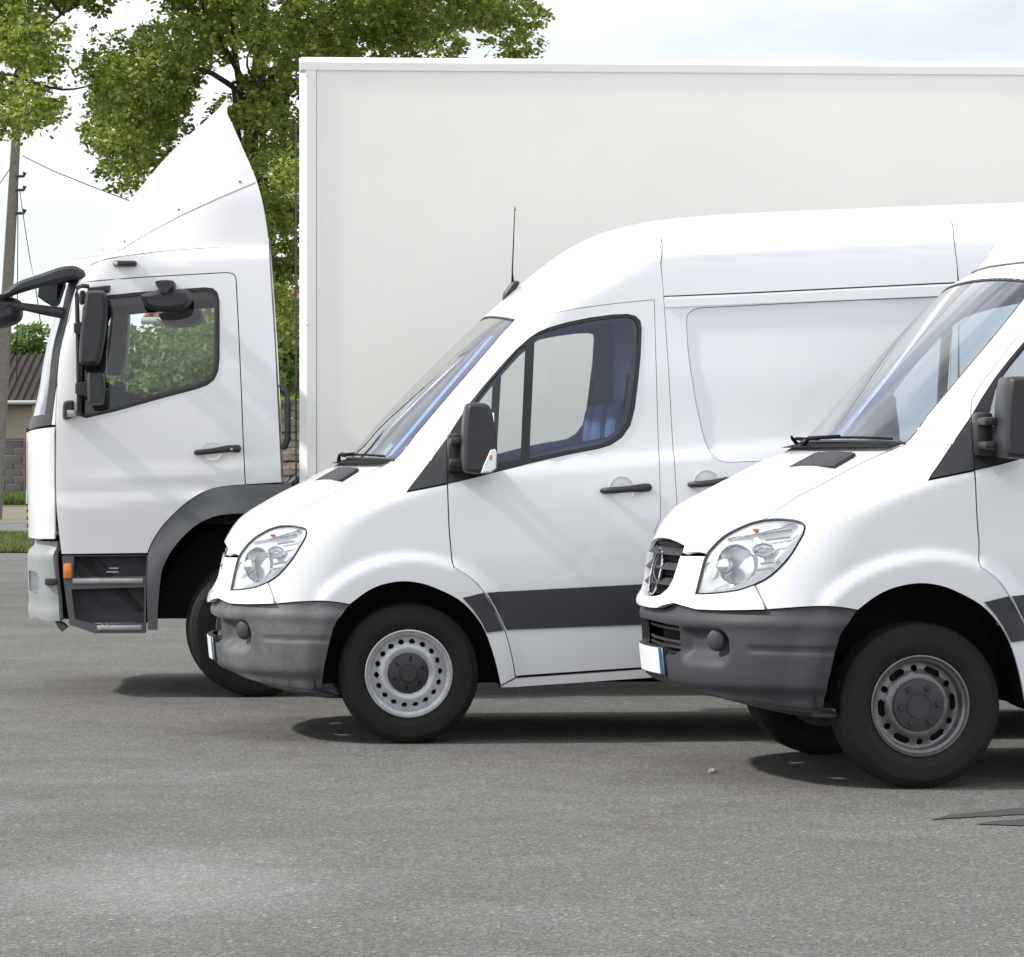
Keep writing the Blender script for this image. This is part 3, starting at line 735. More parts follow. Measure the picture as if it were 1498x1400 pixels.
    gril_near = [(a_g(y_g, z_lip), z_lip), (a_g(.345, .87), .87), (a_g(.315, .81), .81), (a_g(.27, .765), .765), (a_g(.20, .735), .735), (a_g(.10, zgb), zgb), (0, zgb - .003)]
    bot = [(0, zc0), (a_g(.12, zc0), zc0), (a_g(.22, .675), .675), (a_g(.30, .69), .69), (a_g(.38, .705), .705)] + AP(SS([(340, 883.3), (363, 884.4), (403.5, 883.4)]))
    sur = bot + AP(SS([(398, 868), (392, 852)])) + AP(hl_bot2) + hl_front
    sur = join(sur, [(a_g(y_g + .035, z_lip), z_lip)], gril_near)
    sur = [q for i, q in enumerate(sur) if i == 0 or math.dist(q, sur[i - 1]) > .002]
    def surfn(V, N):
        d = np.zeros(len(V)); y = np.abs(V[:, 1]); d = .018 * sst(.40, .30, y) * sst(.80, .70, V[:, 2]) + .012 * sst(.74, .70, V[:, 2]); return V + N * d[:, None]
    full = sur[:-1] if abs(sur[-1][0]) < 1e-6 and False else sur
    loop = join([(a, z) for a, z in full], [(-a, z) for a, z in full[::-1] if a > 1e-6])
    panel('grille_surround', loop, B.plan, 'white', P, cell=.026, gap=.002, off=.002, rim=.03, out_hint=(-1, 0, 0), fn=surfn)
    gp = bpy.data.objects.new('grille', None); COL.objects.link(gp); gp.parent = root; gp.location = (0, 0, lift); gp.empty_display_size = .05
    gy = lambda z: np.interp(z, [zgb - .01, .735, .765, .81, .87, z_gt, z_gc + .01], [.12, .205, .275, .32, .35, y_g, .30])
    def gx(y, z, off): off = off + (.035 * math.exp(-(y / .22) ** 2) if damaged and z > .7 else 0); return float(B.plan(np.array([(B.a_of_y(abs(y), z), z)]))[0, 0]) + off
    def strip(z0, z1, o0, o1, nm, m):
        V, Fc = [], []; n = 24
        for k in range(n + 1):
            t = -1 + 2 * k / n
            for z, o in ((z1 + .006, o1 + .05), (z1, o1), (z0, o0), (z0 - .012, o0 + .05)):
                y = t * min(gy(z0), gy(z1)) * .995; V.append((gx(y, z, o), y, z))
        for k in range(n):
            for j in range(3): a = k * 4 + j; Fc.append((a, a + 1, a + 5, a + 4))
        autosmooth(mesh(nm, V, Fc, m, gp), 30)
    zs = [(.958, .912), (.893, .846), (.824, .778)]
    for i, (z1, z0) in enumerate(zs):
        strip(z0 + .004, z1 - .014, -.002, .026, 'grille_slat', 'dplastic')
    V, Fc = [], []
    for k in range(25):
        t = -1 + 2 * k / 24
        for z in np.linspace(zgb - .008, z_gc + .01, 8):
            y = t * gy(z); V.append((gx(y, z, .05), y, z))
    mesh('grille_backing', V, [(k * 8 + j, k * 8 + j + 1, k * 8 + j + 9, k * 8 + j + 8) for k in range(24) for j in range(7)], 'black', gp)
    # honeycomb mesh in the gaps
    bm = bmesh.new()
    for z_ in [.966, .903, .836, .768, .750]:
        for dz in (-.009, 0.0, .009):
            z = z_ + dz
            if not (zgb < z < z_gt + .02): continue
            n = int(gy(z) * 2 / .016)
            for k in range(n):
                y = -gy(z) + .016 * (k + (.5 if dz == 0 else 0)) 
                if abs(y) > gy(z) - .008: continue
                x = gx(y, z, .028); r_ = .0075
                vs_o = [bm.verts.new((x, y + r_ * math.cos(q), z + r_ * .75 * math.sin(q))) for q in [math.pi / 3 * i for i in range(6)]]
                vs_i = [bm.verts.new((x, y + r_ * .72 * math.cos(q), z + r_ * .54 * math.sin(q))) for q in [math.pi / 3 * i for i in range(6)]]
                for i in range(6): bm.faces.new((vs_o[i], vs_o[(i + 1) % 6], vs_i[(i + 1) % 6], vs_i[i]))
    o = from_bm('honeycomb_mesh', bm, 'plastic', gp); o['kind'] = 'stuff'
    # round badge: ring with a three-armed star
    cz_ = .835; xc = gx(0, cz_, 0) + (.035 if damaged else .004)
    def badge(t, r): return (xc + .02 - .030 * math.cos(r / .13 * 1.2) + (cz_ - (cz_ + r * math.sin(t))) * -.22, r * math.cos(t), cz_ + r * math.sin(t))
    tube('badge_ring', [badge(t, .102) for t in np.linspace(0, 2 * math.pi, 33)], .005, 'chrome', gp, 6, caps=False)
    V = [badge(0, 0.0)] + [badge(t, r) for r in (.05, .095) for t in np.linspace(0, 2 * math.pi, 33)[:-1]]
    V = [(v[0] + .012, v[1], v[2]) for v in V]
    Fc = [(0, 1 + k, 1 + (k + 1) % 32) for k in range(32)] + [(1 + k, 33 + k, 33 + (k + 1) % 32, 1 + (k + 1) % 32) for k in range(32)]
    mesh('badge_plate', V, Fc, 'black', gp)
    for k in range(3):
        t = math.pi / 2 + k * 2 * math.pi / 3; c0 = badge(t, 0.0)
        tube('badge_star', [badge(t, .0), badge(t, .05), badge(t, .096)], [.005, .0035, .0015], 'steel2', gp, 4)
    # ---- bumper
    bot3 = SS([(470.6, 1008), (478, 960), (488, 918), (498, 902), (512, 884.5)], 2)
    btop = SS([(512, 884.5), (495, 881.5), (472, 879.4), (440, 880.4), (403.5, 883.4), (363, 884.4), (340, 883.3)], 2)
    bl = [(395, 1003), (414.6, 1010), (440, 1014), (468, 1016)]
    bA = [(0, .335), (.25, .34), (.45, .325), (.60, .30)] + AP(SS(bl))
    bo = bA + AP(bot3) + AP(btop) + [(a_g(.38, .705), .705), (a_g(.30, .69), .69), (a_g(.22, .675), .675), (a_g(.12, zc0), zc0), (0, zc0)]
    bo = join(bo, [(-a, z) for a, z in bo[::-1] if a > 1e-6])
    hole = [(a_g(.325, .605), .605), (a_g(.33, .50), .50), (a_g(.27, .475), .475), (0, .47)]; hole = hole + [(-a, z) for a, z in hole[::-1] if a > 0]; hole += [(0, .612)]
    hole = [(-.33, .607), (-.335, .50), (-.28, .478), (0, .47), (.28, .478), (.335, .50), (.33, .607), (0, .615)]
    a_s1 = B.a_of(*S(366, 930)); zsc = S(366, 930)[1]
    fs_c, fs_r = (a_s1 - .19, zsc + .010), (.20, .098)
    z_cr = S(430, 935)[1]
    lcr = S(381, 935)[0]
    def bumpfn(V, N):
        x, y, z = V[:, 0], np.abs(V[:, 1]), V[:, 2]
        d = -.014 * sst(.625, .70, z) + .006 * sst(.60, .64, z) * sst(.68, .64, z)
        a = np.array([B.a_of(xx, zz) for xx, zz in zip(x, z)])
        q = ((a - fs_c[0]) / fs_r[0]) ** 2 + ((z - fs_c[1]) / fs_r[1]) ** 2
        ar = a_s1 + .008 - .06 * np.clip(np.abs(z - .525) / .08, 0, 1) ** 3
        d = d - .055 * sst(.600, .590, z) * sst(.435, .515, z) * sst(.30, .37, a) * sst(ar, ar - .035, a)
        d = d - .012 * np.exp(-((z - z_cr) / .006) ** 2) * sst(lcr, lcr + .03, x)
        zl = S(440, 987)[1]; d = d - .02 * sst(zl + .02, zl - .03, z) * 1.0
        return V + N * d[:, None]
    panel('front_bumper', bo, B.plan, bumper_m, P, holes=[hole], cell=.014, gap=.002, off=.006, rim=.035, out_hint=(-1, -.0, 0), fn=bumpfn)
    V = []
    for z in (.46, .62):
        for y in np.linspace(-.36, .36, 12): V.append((gx(y, z, .10), y, z))
    mesh('air_intake', V, [(k, k + 1, k + 13, k + 12) for k in range(11)], 'black', P)
    for z in (.505, .53, .585): tube('intake_bar', [(gx(y, z, .05), y, z) for y in np.linspace(-.34, .34, 12)], .008, 'dplastic', P, 5)
    box('intake_shelf', (gx(0, .49, .02), -.31, .474), (gx(0, .49, .14), .31, .482), 'plastic', P)
    for s in (1, -1):
        fx, fz = S(357, 922); fy = float(B.Y(fx, fz))
        V, Fc = lathe_vf([(0, -.012), (.030, -.010), (.040, -.004), (.044, .012)], 24); Rm = Matrix.Rotation(math.radians(-38), 3, 'Z')
        mesh('fog_light_cover', [((Rm @ Vector(v)).x + fx - .004, ((Rm @ Vector(v)).y - fy + .028) * s, v[2] * 1.15 + fz) for v in V], Fc if s == 1 else [f[::-1] for f in Fc], 'plastic', P)
        box('bumper_flap', (-.70 + .23, s * .90 - .03, .235), (-.70 + .33, s * .90 + .03, .275), 'plastic', P, .01)
        # lower valance edge under the bumper
    V = []
    av = np.linspace(-1.22, 1.22, 40)
    for a in av:
        zb2 = np.interp(abs(a), [0, .45, .7, .9, 1.1, 1.3], [.34, .33, .30, .275, .262, .26])
        q = B.plan(np.array([(a, zb2 + .02)]))[0]; V += [(q[0] + .02, q[1], zb2 + .012), (q[0] + .10, q[1] * .93, zb2 - .035), (q[0] + .22, q[1] * .85, zb2 - .03)]
    mesh('bumper_valance', V, [(3 * k + j, 3 * k + j + 1, 3 * k + j + 4, 3 * k + j + 3) for k in range(39) for j in (0, 1)], 'dplastic', P)
    # ---- number plate: blank white plate with its blue side bands
    pp = bpy.data.objects.new('number_plate', None); COL.objects.link(pp); pp.parent = root; pp.location = (0, 0, lift); pp.empty_display_size = .05
    def plate(uv):
        y, z = uv[:, 0], uv[:, 1]; x0 = gx(0, .44, -.03); return np.c_[x0 + .35 * y * y + (.44 - z) * .10, y, z]
    panel('plate', [(-.26, .385), (.26, .385), (.26, .50), (-.26, .50)], plate, 'plate', pp, cell=.05, gap=0, rim=.004, out_hint=(-1, 0, 0))
    for s in (-1, 1):
        panel('plate_band', [(s * .26, .385), (s * .222, .385), (s * .222, .50), (s * .26, .50)], plate, 'plateblue', pp, cell=.05, gap=0, off=.001, rim=.002, out_hint=(-1, 0, 0))
    panel('plate_holder', [(-.265, .378), (.265, .378), (.265, .506), (-.265, .506)], plate, 'dplastic', pp, cell=.05, gap=0, off=-.005, rim=.025, out_hint=(-1, 0, 0))
    # ---- door handles
    def handle(px0, py0, px1, py1):
        for s in (1, -1):
            a, b = S(px0, py0), S(px1, py1); y = float(B.Y((a[0] + b[0]) / 2, a[1])); c = ((a[0] * .5 + b[0] * .5), (a[1] + b[1]) / 2)
            V, Fc = lathe_vf([(.064, -.0025), (.060, .0005), (.045, .0015), (0, .0018)], 30)
            h = mesh('handle_recess', [(v[0] + c[0] - .015, s * (v[1] - y - .001), v[2] + c[1]) for v in V], Fc if s == 1 else [f[::-1] for f in Fc], 'white', P)
            tube('door_handle', [(a[0], -s * (y - .01), a[1]), (a[0] + .012, -s * (y + .022), a[1] + .001), (a[0] + .06, -s * (y + .036), a[1] + .003), ((a[0] + b[0]) / 2 + .02, -s * (y + .036), (a[1] + b[1]) / 2 + .002), (b[0] - .03, -s * (y + .032), b[1]), (b[0], -s * (y + .02), b[1] + .001), (b[0] + .002, -s * (y - .01), b[1])], [.012, .016, .017, .017, .022, .021, .014], 'dplastic', P, 8)
    handle(880, 718, 948, 713.5); handle(1008, 709, 1068, 704)
    # ---- door mirrors
    mp_ = cat([S(672.5, 686), S(671, 655), S(672, 620), S(675, 596), S(681, 590.5), S(700, 590.5), S(708, 594), S(713.5, 604), S(717, 622), S(721, 650), S(722, 682), S(718, 689), S(708, 693), S(684, 692)], 3, closed=True)
    ym = -1.20 if roof == 'high' else -1.22
    for s in (1, -1):
        mo = bpy.data.objects.new('door_mirror', None); COL.objects.link(mo); mo.parent = root; mo.location = (0, 0, lift); mo.empty_display_size = .05
        q = [(x, z) for x, z in mp_]
        puff('mirror_housing', q, [(s * (ym + .0), .020), (s * (ym + .006), .012), (s * (ym + .016), .005), (s * (ym + .032), .001), (s * (ym + .06), 0), (s * (ym + .17), .0), (s * (ym + .19), .012)], 'dplastic', mo)
        xs_, zs_ = [p[0] for p in q], [p[1] for p in q]; xr, z0, z1 = max(xs_), min(zs_), max(zs_)
        box('mirror_glass', (xr - .03, min(s * (ym + .03), s * (ym + .17)), z0 + .05), (xr - .018, max(s * (ym + .03), s * (ym + .17)), z1 - .05), 'mirror', mo, .003)
        li = [S(697, 691), S(700, 680), S(707, 664), S(709.5, 657.5), S(717, 656), S(719.5, 660), S(719, 684), S(712, 690)]
        puff('indicator_lens', [(x, z - .002) for x, z in li], [(s * (ym - .003), .006), (s * (ym + .002), .0), (s * (ym + .03), 0)], 'refl2', mo)
        ix, iz = S(711, 669); box('indicator_bulb', (ix - .006, s * (ym - .006) - .004, iz - .012), (ix + .006, s * (ym - .006) + .004, iz + .012), 'amber', mo, .003)
        a, b = S(668, 640), S(668, 676)
        for z in (a[1] - .02, b[1]):
            box('mirror_arm', (a[0] - .045, min(s * (ym + .12), s * -.90), z - .018), (a[0] + .02, max(s * (ym + .12), s * -.90), z + .018), 'dplastic', mo, .012)
        box('mirror_base', (a[0] - .05, min(s * -.90, s * -.99), b[1] - .05), (a[0] + .03, max(s * -.90, s * -.99), a[1] + .02), 'dplastic', mo, .02)
    # ---- wipers
    for s, xo in ((-1, 0), (1, 0)):
        pts = []
        for t in np.linspace(0, 1, 9):
            a = (-.80 + 1.0 * t if s == -1 else .05 + .86 * t) * wn_[-1][0]
            z = zb_ + .010 + .008 * math.sin(t * 3.1); q = B.plan(np.array([(a, z)]))[0]; pts.append((q[0] - .022, q[1], q[2] + .012))
        tube('wiper_blade', pts, .006, 'black', P, 5)
        q = pts[4]; tube('wiper_arm', [(pts[0][0] - .02, pts[0][1], pts[0][2] - .03), (pts[1][0] - .03, pts[1][1], pts[1][2] + .004), (q[0] - .02, q[1], q[2] + .008)], [.011, .008, .005], 'black', P, 6)
    V = []
    for a in np.linspace(-.97, .97, 24) * wn_[-1][0]:
        q = B.plan(np.array([(a, zb_ + .004)]))[0]; V += [(q[0] + .02, q[1], q[2] + .006), (q[0] - .07, q[1], q[2] - .018)]
    mesh('wiper_cowl', V, [(2 * k, 2 * k + 1, 2 * k + 3, 2 * k + 2) for k in range(23)], 'black', P)
    # ---- inside: floor, bulkhead, dash, seats, headliner, engine bay
    xb = S(945, 560)[0] + .03
    V, Fc = [], []
    def sect(x, d, z0, z1, n=10): return [(x, -(float(B.Y(x, z)) - d), z) for z in np.linspace(z0, z1, n)]
    sec = sect(xb, .05, .45, zh + .25); V = sec + [(a, -b, c) for a, b, c in sec[::-1]]
    mesh('bulkhead', V, [tuple(range(len(V)))], 'interior', P, smooth=False)
    box('cab_floor', (-.45, -.53, .50), (xb, .53, .56), 'tdark', P); box('cab_floor', (.52, -.88, .50), (xb, .88, .555), 'tdark', P)
    z_d = zb_
    dsh = []
    for a in np.linspace(-1.05, 1.05, 20):
        q = B.plan(np.array([(a, z_d - .02)]))[0]; dsh += [(q[0] + .03, q[1] * .97, z_d - .035), (.16 - .02 * abs(a), q[1] * .99 * (.9 if abs(a) > 9 else 1), z_d - .0), (.24, q[1] * .99, z_d - .10), (.22, q[1] * .99, z_d - .5)]
    mesh('dashboard', dsh, [(4 * k + j, 4 * k + j + 1, 4 * k + j + 5, 4 * k + j + 4) for k in range(19) for j in range(3)], 'dash', P)
    for cy, wd in ((-.42, .27), (.20, .25), (.62, .22)):
        puff('seat', cat([(.55, .80), (.98, .78), (1.12, 1.0), (1.17, 1.40), (1.16, 1.46), (1.06, 1.45), (1.0, 1.1), (.95, .96), (.6, .98), (.52, .9)], 4, True), [(cy - wd, .03), (cy - wd + .03, 0), (cy + wd - .03, 0), (cy + wd, .03)], 'seat', P)
        puff('headrest', cat([(1.06, 1.50), (1.15, 1.50), (1.18, 1.68), (1.13, 1.71), (1.08, 1.68)], 4, True), [(cy - .13, .02), (cy - .11, 0), (cy + .11, 0), (cy + .13, .02)], 'seat', P)
    st = [Vector((0, .19 * math.cos(t), .19 * math.sin(t))) for t in np.linspace(0, 2 * math.pi, 29)]
    tube('steering_wheel', [(Matrix.Rotation(math.radians(-42), 3, 'Y') @ v) + Vector((.40, -.42, z_d + .02)) for v in st], .015, 'tdark', P, 6, caps=False)
    hl = []
    xs2 = np.linspace(xh + .22, xb, 8)
    for x in xs2:
        for t in np.linspace(-1, 1, 9): zt2 = min(zh + .10 + .12 * (x - xh), float(B.Zc(x)) - .06); hl.append((x, t * (float(B.Y(x, zt2)) - .02), zt2 - .03 * t * t))
    mesh('headliner', hl, [(9 * k + j, 9 * k + j + 1, 9 * k + j + 10, 9 * k + j + 9) for k in range(7) for j in range(8)], 'headliner', P)
    for s in (1, -1):   # inner a-pillar and b-pillar trims
        ins = [(x + .07, -(float(B.Y(x, z)) - .09) * s, z) for x, z in wsn]; tube('pillar_trim', ins, .03, 'headliner', P, 6)
        tube('seat_belt', [(xb - .10, -s * .80, 1.85), (xb - .14, -s * .76, 1.5), (xb - .2, -s * .68, 1.1)], .012, 'black', P, 4)
    box('engine_bay', (-.72, -.62, .40), (-.28, .62, .88), 'black', P)
    for z, xx in ((.88, -.60),): pass
    # ---- underside, wheel housings, wheels
    box('floor_pan', (-.35, -.53, .34), (.6, .53, .50), 'under', P); box('floor_pan', (.6, -.70, .34), (3.0, .70, .50), 'under', P); box('floor_pan', (3.0, -.53, .34), (4.7, .53, .50), 'under', P)
    box('load_floor', (xb, -.86, .50), (3.1, .86, .56), 'under', P); box('load_floor', (3.1, -.54, .50), (4.8, .54, .56), 'under', P)
    for wx in (0.0, 3.665):
        for s in (1, -1):
            V, Fc = [], []; n = 24
            for k in range(n + 1):
                t = -.15 + (math.pi + .3) * k / n
                for y in (-.965, -.55): V.append((wx + .475 * math.cos(t), s * y, WHZ + (.475 if wx == 0 else .5) * math.sin(t)))
            Fc = [(2 * k, 2 * k + 1, 2 * k + 3, 2 * k + 2) for k in range(n)]
            V += [(wx + .475 * math.cos(-.15 + (math.pi + .3) * k / n), s * -.55, WHZ + .475 * math.sin(-.15 + (math.pi + .3) * k / n)) for k in range(n + 1)]; b = 2 * (n + 1); Fc.append(tuple(range(b, b + n + 1)))
            mesh('wheel_housing', V, Fc, 'black', P, smooth=False)
    for wx in (0.0, 3.665):
        tube('axle', [(wx, -.8, R), (wx, .8, R)], .06, 'under', root, 8)
        for s in (1, -1): make_wheel(root, wx, -s * .835, R, R, rims, flip=(s == -1))
    tube('exhaust', [(.9, .3, .26), (2.5, .35, .25), (4.6, .4, .25)], .04, 'under', root, 8)
    box('suspension_beam', (-.12, -.6, .2), (.12, .6, .30), 'under', root, .02)
    if roof != 'high':
        for o in bpy.data.objects:
            if o.type == 'MESH' and (o.parent == lv or (o.parent and o.parent.parent == root and o.parent.name.split('.')[0] in ('door_mirror', 'headlight', 'grille', 'number_plate'))):
                c = np.empty(len(o.data.vertices) * 3); o.data.vertices.foreach_get('co', c); c = c.reshape(-1, 3)
                c[:, 0] += .042 * sst(-.45, -.05, c[:, 0]) * sst(.72, 1.0, c[:, 2]) - .026 * sst(-.55, -.85, c[:, 0]); o.data.vertices.foreach_set('co', c.ravel()); o.data.update()
    regroup(root, lv, lift)
    return root, lift, B, S
def join_open(p): return list(p)
def regroup(root, lv, lift):
    kids = [o for o in bpy.data.objects if o.parent == lv]
    side = lambda o: 1 if (sum(v.co.y for v in o.data.vertices) > 0) else -1
    doors = {side(o): o for o in kids if o.name.startswith('front_door')}; slid = {side(o): o for o in kids if o.name.startswith('sliding_door')}
    hood = [o for o in kids if o.name.split('.')[0] == 'hood'][0]; bump = [o for o in kids if o.name.startswith('front_bumper')][0]
    ws = [o for o in kids if o.name.split('.')[0] == 'windscreen'][0]
    for o in kids:
        n = o.name.split('.')[0]; x = sum(v.co.x for v in o.data.vertices) / max(1, len(o.data.vertices)) if o.type == 'MESH' else 0
        par = root
        if n in ('window_frame', 'side_window', 'quarter_window', 'door_lining'): par = doors[side(o)]
        elif n in ('door_handle', 'handle_recess'): par = (doors if x < 1.25 else slid)[side(o)]
        elif n == 'side_strip' and x > .3: par = doors[side(o)]
        elif n == 'pressed_panel': par = slid[side(o)]
        elif n == 'guide_rail' and x < 2.7: par = slid[side(o)]
        elif n in ('hood_vent', 'vent_slat'): par = hood
        elif n in ('fog_light_cover', 'air_intake', 'intake_bar', 'intake_shelf', 'bumper_flap', 'bumper_valance'): par = bump
        elif n in ('windscreen_seal', 'wiper_blade', 'wiper_arm'): par = ws
        o.parent = par
        if par is root: o.location = (0, 0, lift)
    bpy.data.objects.remove(lv)

# ------------------------------------------------------------------ ground
def gmat():
    m = bpy.data.materials.new('asphalt'); m.use_nodes = True; t = m.node_tree; b = t.nodes['Principled BSDF']; lk = t.links.new
    co = t.nodes.new('ShaderNodeTexCoord')
    def noise(s, d=4, r=.6, sc_=None):
        n = t.nodes.new('ShaderNodeTexNoise'); n.inputs['Scale'].default_value = s; n.inputs['Detail'].default_value = d; n.inputs['Roughness'].default_value = r
        if sc_:
            mp = t.nodes.new('ShaderNodeMapping'); mp.inputs['Scale'].default_value = sc_; lk(co.outputs['Object'], mp.inputs[0]); lk(mp.outputs[0], n.inputs['Vector'])
        else: lk(co.outputs['Object'], n.inputs['Vector'])
        return n
    def ramp(src, stops):
        r = t.nodes.new('ShaderNodeValToRGB'); e = r.color_ramp.elements
        e[0].position, e[0].color = stops[0][0], (*stops[0][1], 1); e[1].position, e[1].color = stops[-1][0], (*stops[-1][1], 1)
        for p, c in stops[1:-1]: q = e.new(p); q.color = (*c, 1)
        lk(src, r.inputs[0]); return r
    def mix(mode, a, b_, f=1.0):
        x = t.nodes.new('ShaderNodeMixRGB'); x.blend_type = mode
        if isinstance(f, float): x.inputs[0].default_value = f
        else: lk(f, x.inputs[0])
        for i, q in ((1, a), (2, b_)):
            if isinstance(q, tuple): x.inputs[i].default_value = (*q, 1)
            else: lk(q, x.inputs[i])
        return x.outputs[0]
    v = t.nodes.new('ShaderNodeTexVoronoi'); v.inputs['Scale'].default_value = 100; lk(co.outputs['Object'], v.inputs['Vector'])
    stone = ramp(v.outputs['Color'], [(.0, (.078, .076, .074)), (.5, (.150, .146, .140)), (.82, (.205, .199, .190)), (1, (.38, .365, .345))])
    fine = noise(160, 3, .7); f2 = ramp(fine.outputs['Fac'], [(.32, (.72, .72, .72)), (.68, (1.25, 1.25, 1.25))])
    c = mix('MULTIPLY', stone.outputs[0], f2.outputs[0])
    big = noise(.55, 6, .6, (1, 1.6, 1)); b1 = ramp(big.outputs['Fac'], [(.3, (.86, .85, .83)), (.5, (1, .99, .975)), (.72, (1.14, 1.14, 1.14))])
    c = mix('MULTIPLY', c, b1.outputs[0])
    med = noise(3.2, 7, .72); b2 = ramp(med.outputs['Fac'], [(.34, (.86, .84, .80)), (.55, (1.0, 1, 1)), (.75, (1.12, 1.11, 1.10))])
    c = mix('MULTIPLY', c, b2.outputs[0])
    # soft pool of glare on the yard, painted in by lightening the asphalt colour
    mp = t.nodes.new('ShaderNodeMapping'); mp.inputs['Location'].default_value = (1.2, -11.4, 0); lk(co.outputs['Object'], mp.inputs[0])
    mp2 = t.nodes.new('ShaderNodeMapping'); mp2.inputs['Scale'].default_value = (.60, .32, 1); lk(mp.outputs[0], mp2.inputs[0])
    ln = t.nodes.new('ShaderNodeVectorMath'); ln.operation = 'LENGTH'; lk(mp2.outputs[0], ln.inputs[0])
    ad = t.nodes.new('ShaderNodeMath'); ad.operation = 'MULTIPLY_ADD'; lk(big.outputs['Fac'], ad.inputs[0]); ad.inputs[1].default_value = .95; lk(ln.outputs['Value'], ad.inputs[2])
    glow = ramp(ad.outputs[0], [(.35, (.72, .72, .72)), (1.45, (0, 0, 0))]); glow.color_ramp.interpolation = 'EASE'
    c = mix('MIX', c, mix('MULTIPLY', c, (1.75, 1.78, 1.82)), glow.outputs[0])
    c = mix('MIX', c, (.28, .278, .275), mix('MULTIPLY', glow.outputs[0], (.35, .35, .35)))
    # pale grit
    v2 = t.nodes.new('ShaderNodeTexVoronoi'); v2.inputs['Scale'].default_value = 17; v2.inputs['Randomness'].default_value = 1; lk(co.outputs['Object'], v2.inputs['Vector'])
    g = ramp(v2.outputs['Distance'], [(.10, (1, 1, 1)), (.16, (0, 0, 0))]); sel = ramp(v2.outputs['Color'], [(.78, (0, 0, 0)), (.8, (1, 1, 1))])
    gm = mix('MULTIPLY', g.outputs[0], sel.outputs[0]); c = mix('MIX', c, (.42, .38, .32), gm)
    lk(c, b.inputs['Base Color']); b.inputs['Roughness'].default_value = .88; b.inputs['Specular IOR Level'].default_value = .3
    hb = mix('ADD', v.outputs['Distance'], fine.outputs['Fac'], 1.0)
    bp = t.nodes.new('ShaderNodeBump'); bp.inputs['Strength'].default_value = .55; bp.inputs['Distance'].default_value = .006; lk(hb, bp.inputs['Height']); lk(bp.outputs[0], b.inputs['Normal'])
    return m
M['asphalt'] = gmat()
M['grass'] = mat('grass_soil', (.07, .10, .03), .95, col2=(.13, .13, .06), vscale=2.5, bump=.6, bscale=25)
M['gravel'] = mat('pale_gravel', (.22, .18, .14), .95, col2=(.15, .13, .10), vscale=8, bump=.5, bscale=40)
M['road'] = mat('far_road', (.16, .16, .165), .9, vary=.15, vscale=1.5)
def sheet(name, x0, y0, x1, y1, z, m, n=1):
    V, F = [], []
    for j in range(n + 1):
        for i in range(n + 1): V.append((x0 + (x1 - x0) * i / n, y0 + (y1 - y0) * j / n, z))
    for j in range(n):
        for i in range(n): a = j * (n + 1) + i; F.append((a, a + 1, a + n + 2, a + n + 1))
    o = mesh(name, V, F, m, smooth=False); o['kind'] = 'structure'; return o
sheet('ground', -900, -300, 900, 1500, -.012, 'grass')
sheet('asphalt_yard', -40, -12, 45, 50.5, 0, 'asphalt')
# strips at the far edge of the yard: grass verge, lane, gravel
def strip_z(name, y0, y1, z, m, bump=None): return sheet(name, -60, y0, 60, y1, z, m)
strip_z('grass_verge', 50.0, 60.5, .02, 'grass')
strip_z('lane', 60.5, 71, .012, 'road')
strip_z('gravel_strip', 71, 93, .016, 'gravel')

# ------------------------------------------------------------------ lorry
FT = Frame(374, 20.3, -1.08, 3.5)
truck = thing('box_truck', 'white box lorry with roof deflector and tall plain cargo box, farthest of the three', 'lorry', (FT.ox, FT.oy, 0), FT.th)
tc_ = lambda px, py: FT.pt(px, py, 0.0)
tsil = [FT.pt(44, 905, -.6), FT.pt(38, 870, -.6), FT.pt(36.5, 815, -.6), FT.pt(36, 780, -.6), FT.pt(35.5, 735, -.6), FT.pt(35.5, 690, -.6), FT.pt(36, 633, -.6), FT.pt(41, 612, -.6), FT.pt(51, 570, -.6), FT.pt(58, 527, -.6), FT.pt(68, 484, -.6), FT.pt(76, 450, -.6), FT.pt(88, 409, -.6), FT.pt(104, 389, -.6), FT.pt(147, 371, -.6), FT.pt(180, 362, -.6), FT.pt(250, 354, -.6), FT.pt(345, 348, -.6), FT.pt(420, 346, -.6)]
twz = [(.3, 1.07), (.9, 1.10), (1.3, 1.12), (1.6, 1.12), (1.75, 1.115), (2.3, 1.08), (2.7, 1.04), (3.0, .98)]
tL = [(.3, .30), (.9, .30), (1.6, .26), (2.3, .24), (2.6, .28), (3, .9)]
ledge = lambda px0, py0, px1, py1: (lambda a, b: (lambda x: a[1] + (x - a[0]) * (b[1] - a[1]) / (b[0] - a[0])))(FT.pt(px0, py0, -1.1), FT.pt(px1, py1, -1.1))
t_l1, t_l2 = ledge(102, 697, 396, 677), ledge(90, 730, 270, 721)
xtf = FT.pt(100, 700, -1.1)[0]
def tdet(x, z):
    d = .014 * sst(.012, -.012, z - t_l2(x)) + .010 * sst(xtf, xtf + .25, x) * sst(-.006, .018, t_l1(x) - z) * sst(.10, .03, t_l1(x) - z) 
    return d
xrf = FT.pt(180, 366, -1)[0]
BT = Body(tsil, twz, tL, 2.6, tdet, lambda x: np.clip(np.interp(x, [-3, xrf - .35, xrf + .3, 4], [0, .03, .14, .16]), 0, 1), 9, .1)
TS = lambda px, py: BT.surf(FT, px, py)
TSS = lambda pts, per=0: [TS(*q) for q in (cat(pts, per) if per else pts)]
TP = truck
d_front = [(89.6, 811), (82.6, 750), (81, 700), (81, 650), (82.6, 575), (90, 500), (97, 460), (106, 425), (115.6, 413.5)]
d_arch = [(359, 709.5), (340, 710.5), (312, 714.7), (284.6, 727), (257, 749.4), (236, 772), (222, 794.5), (216, 809.5)]
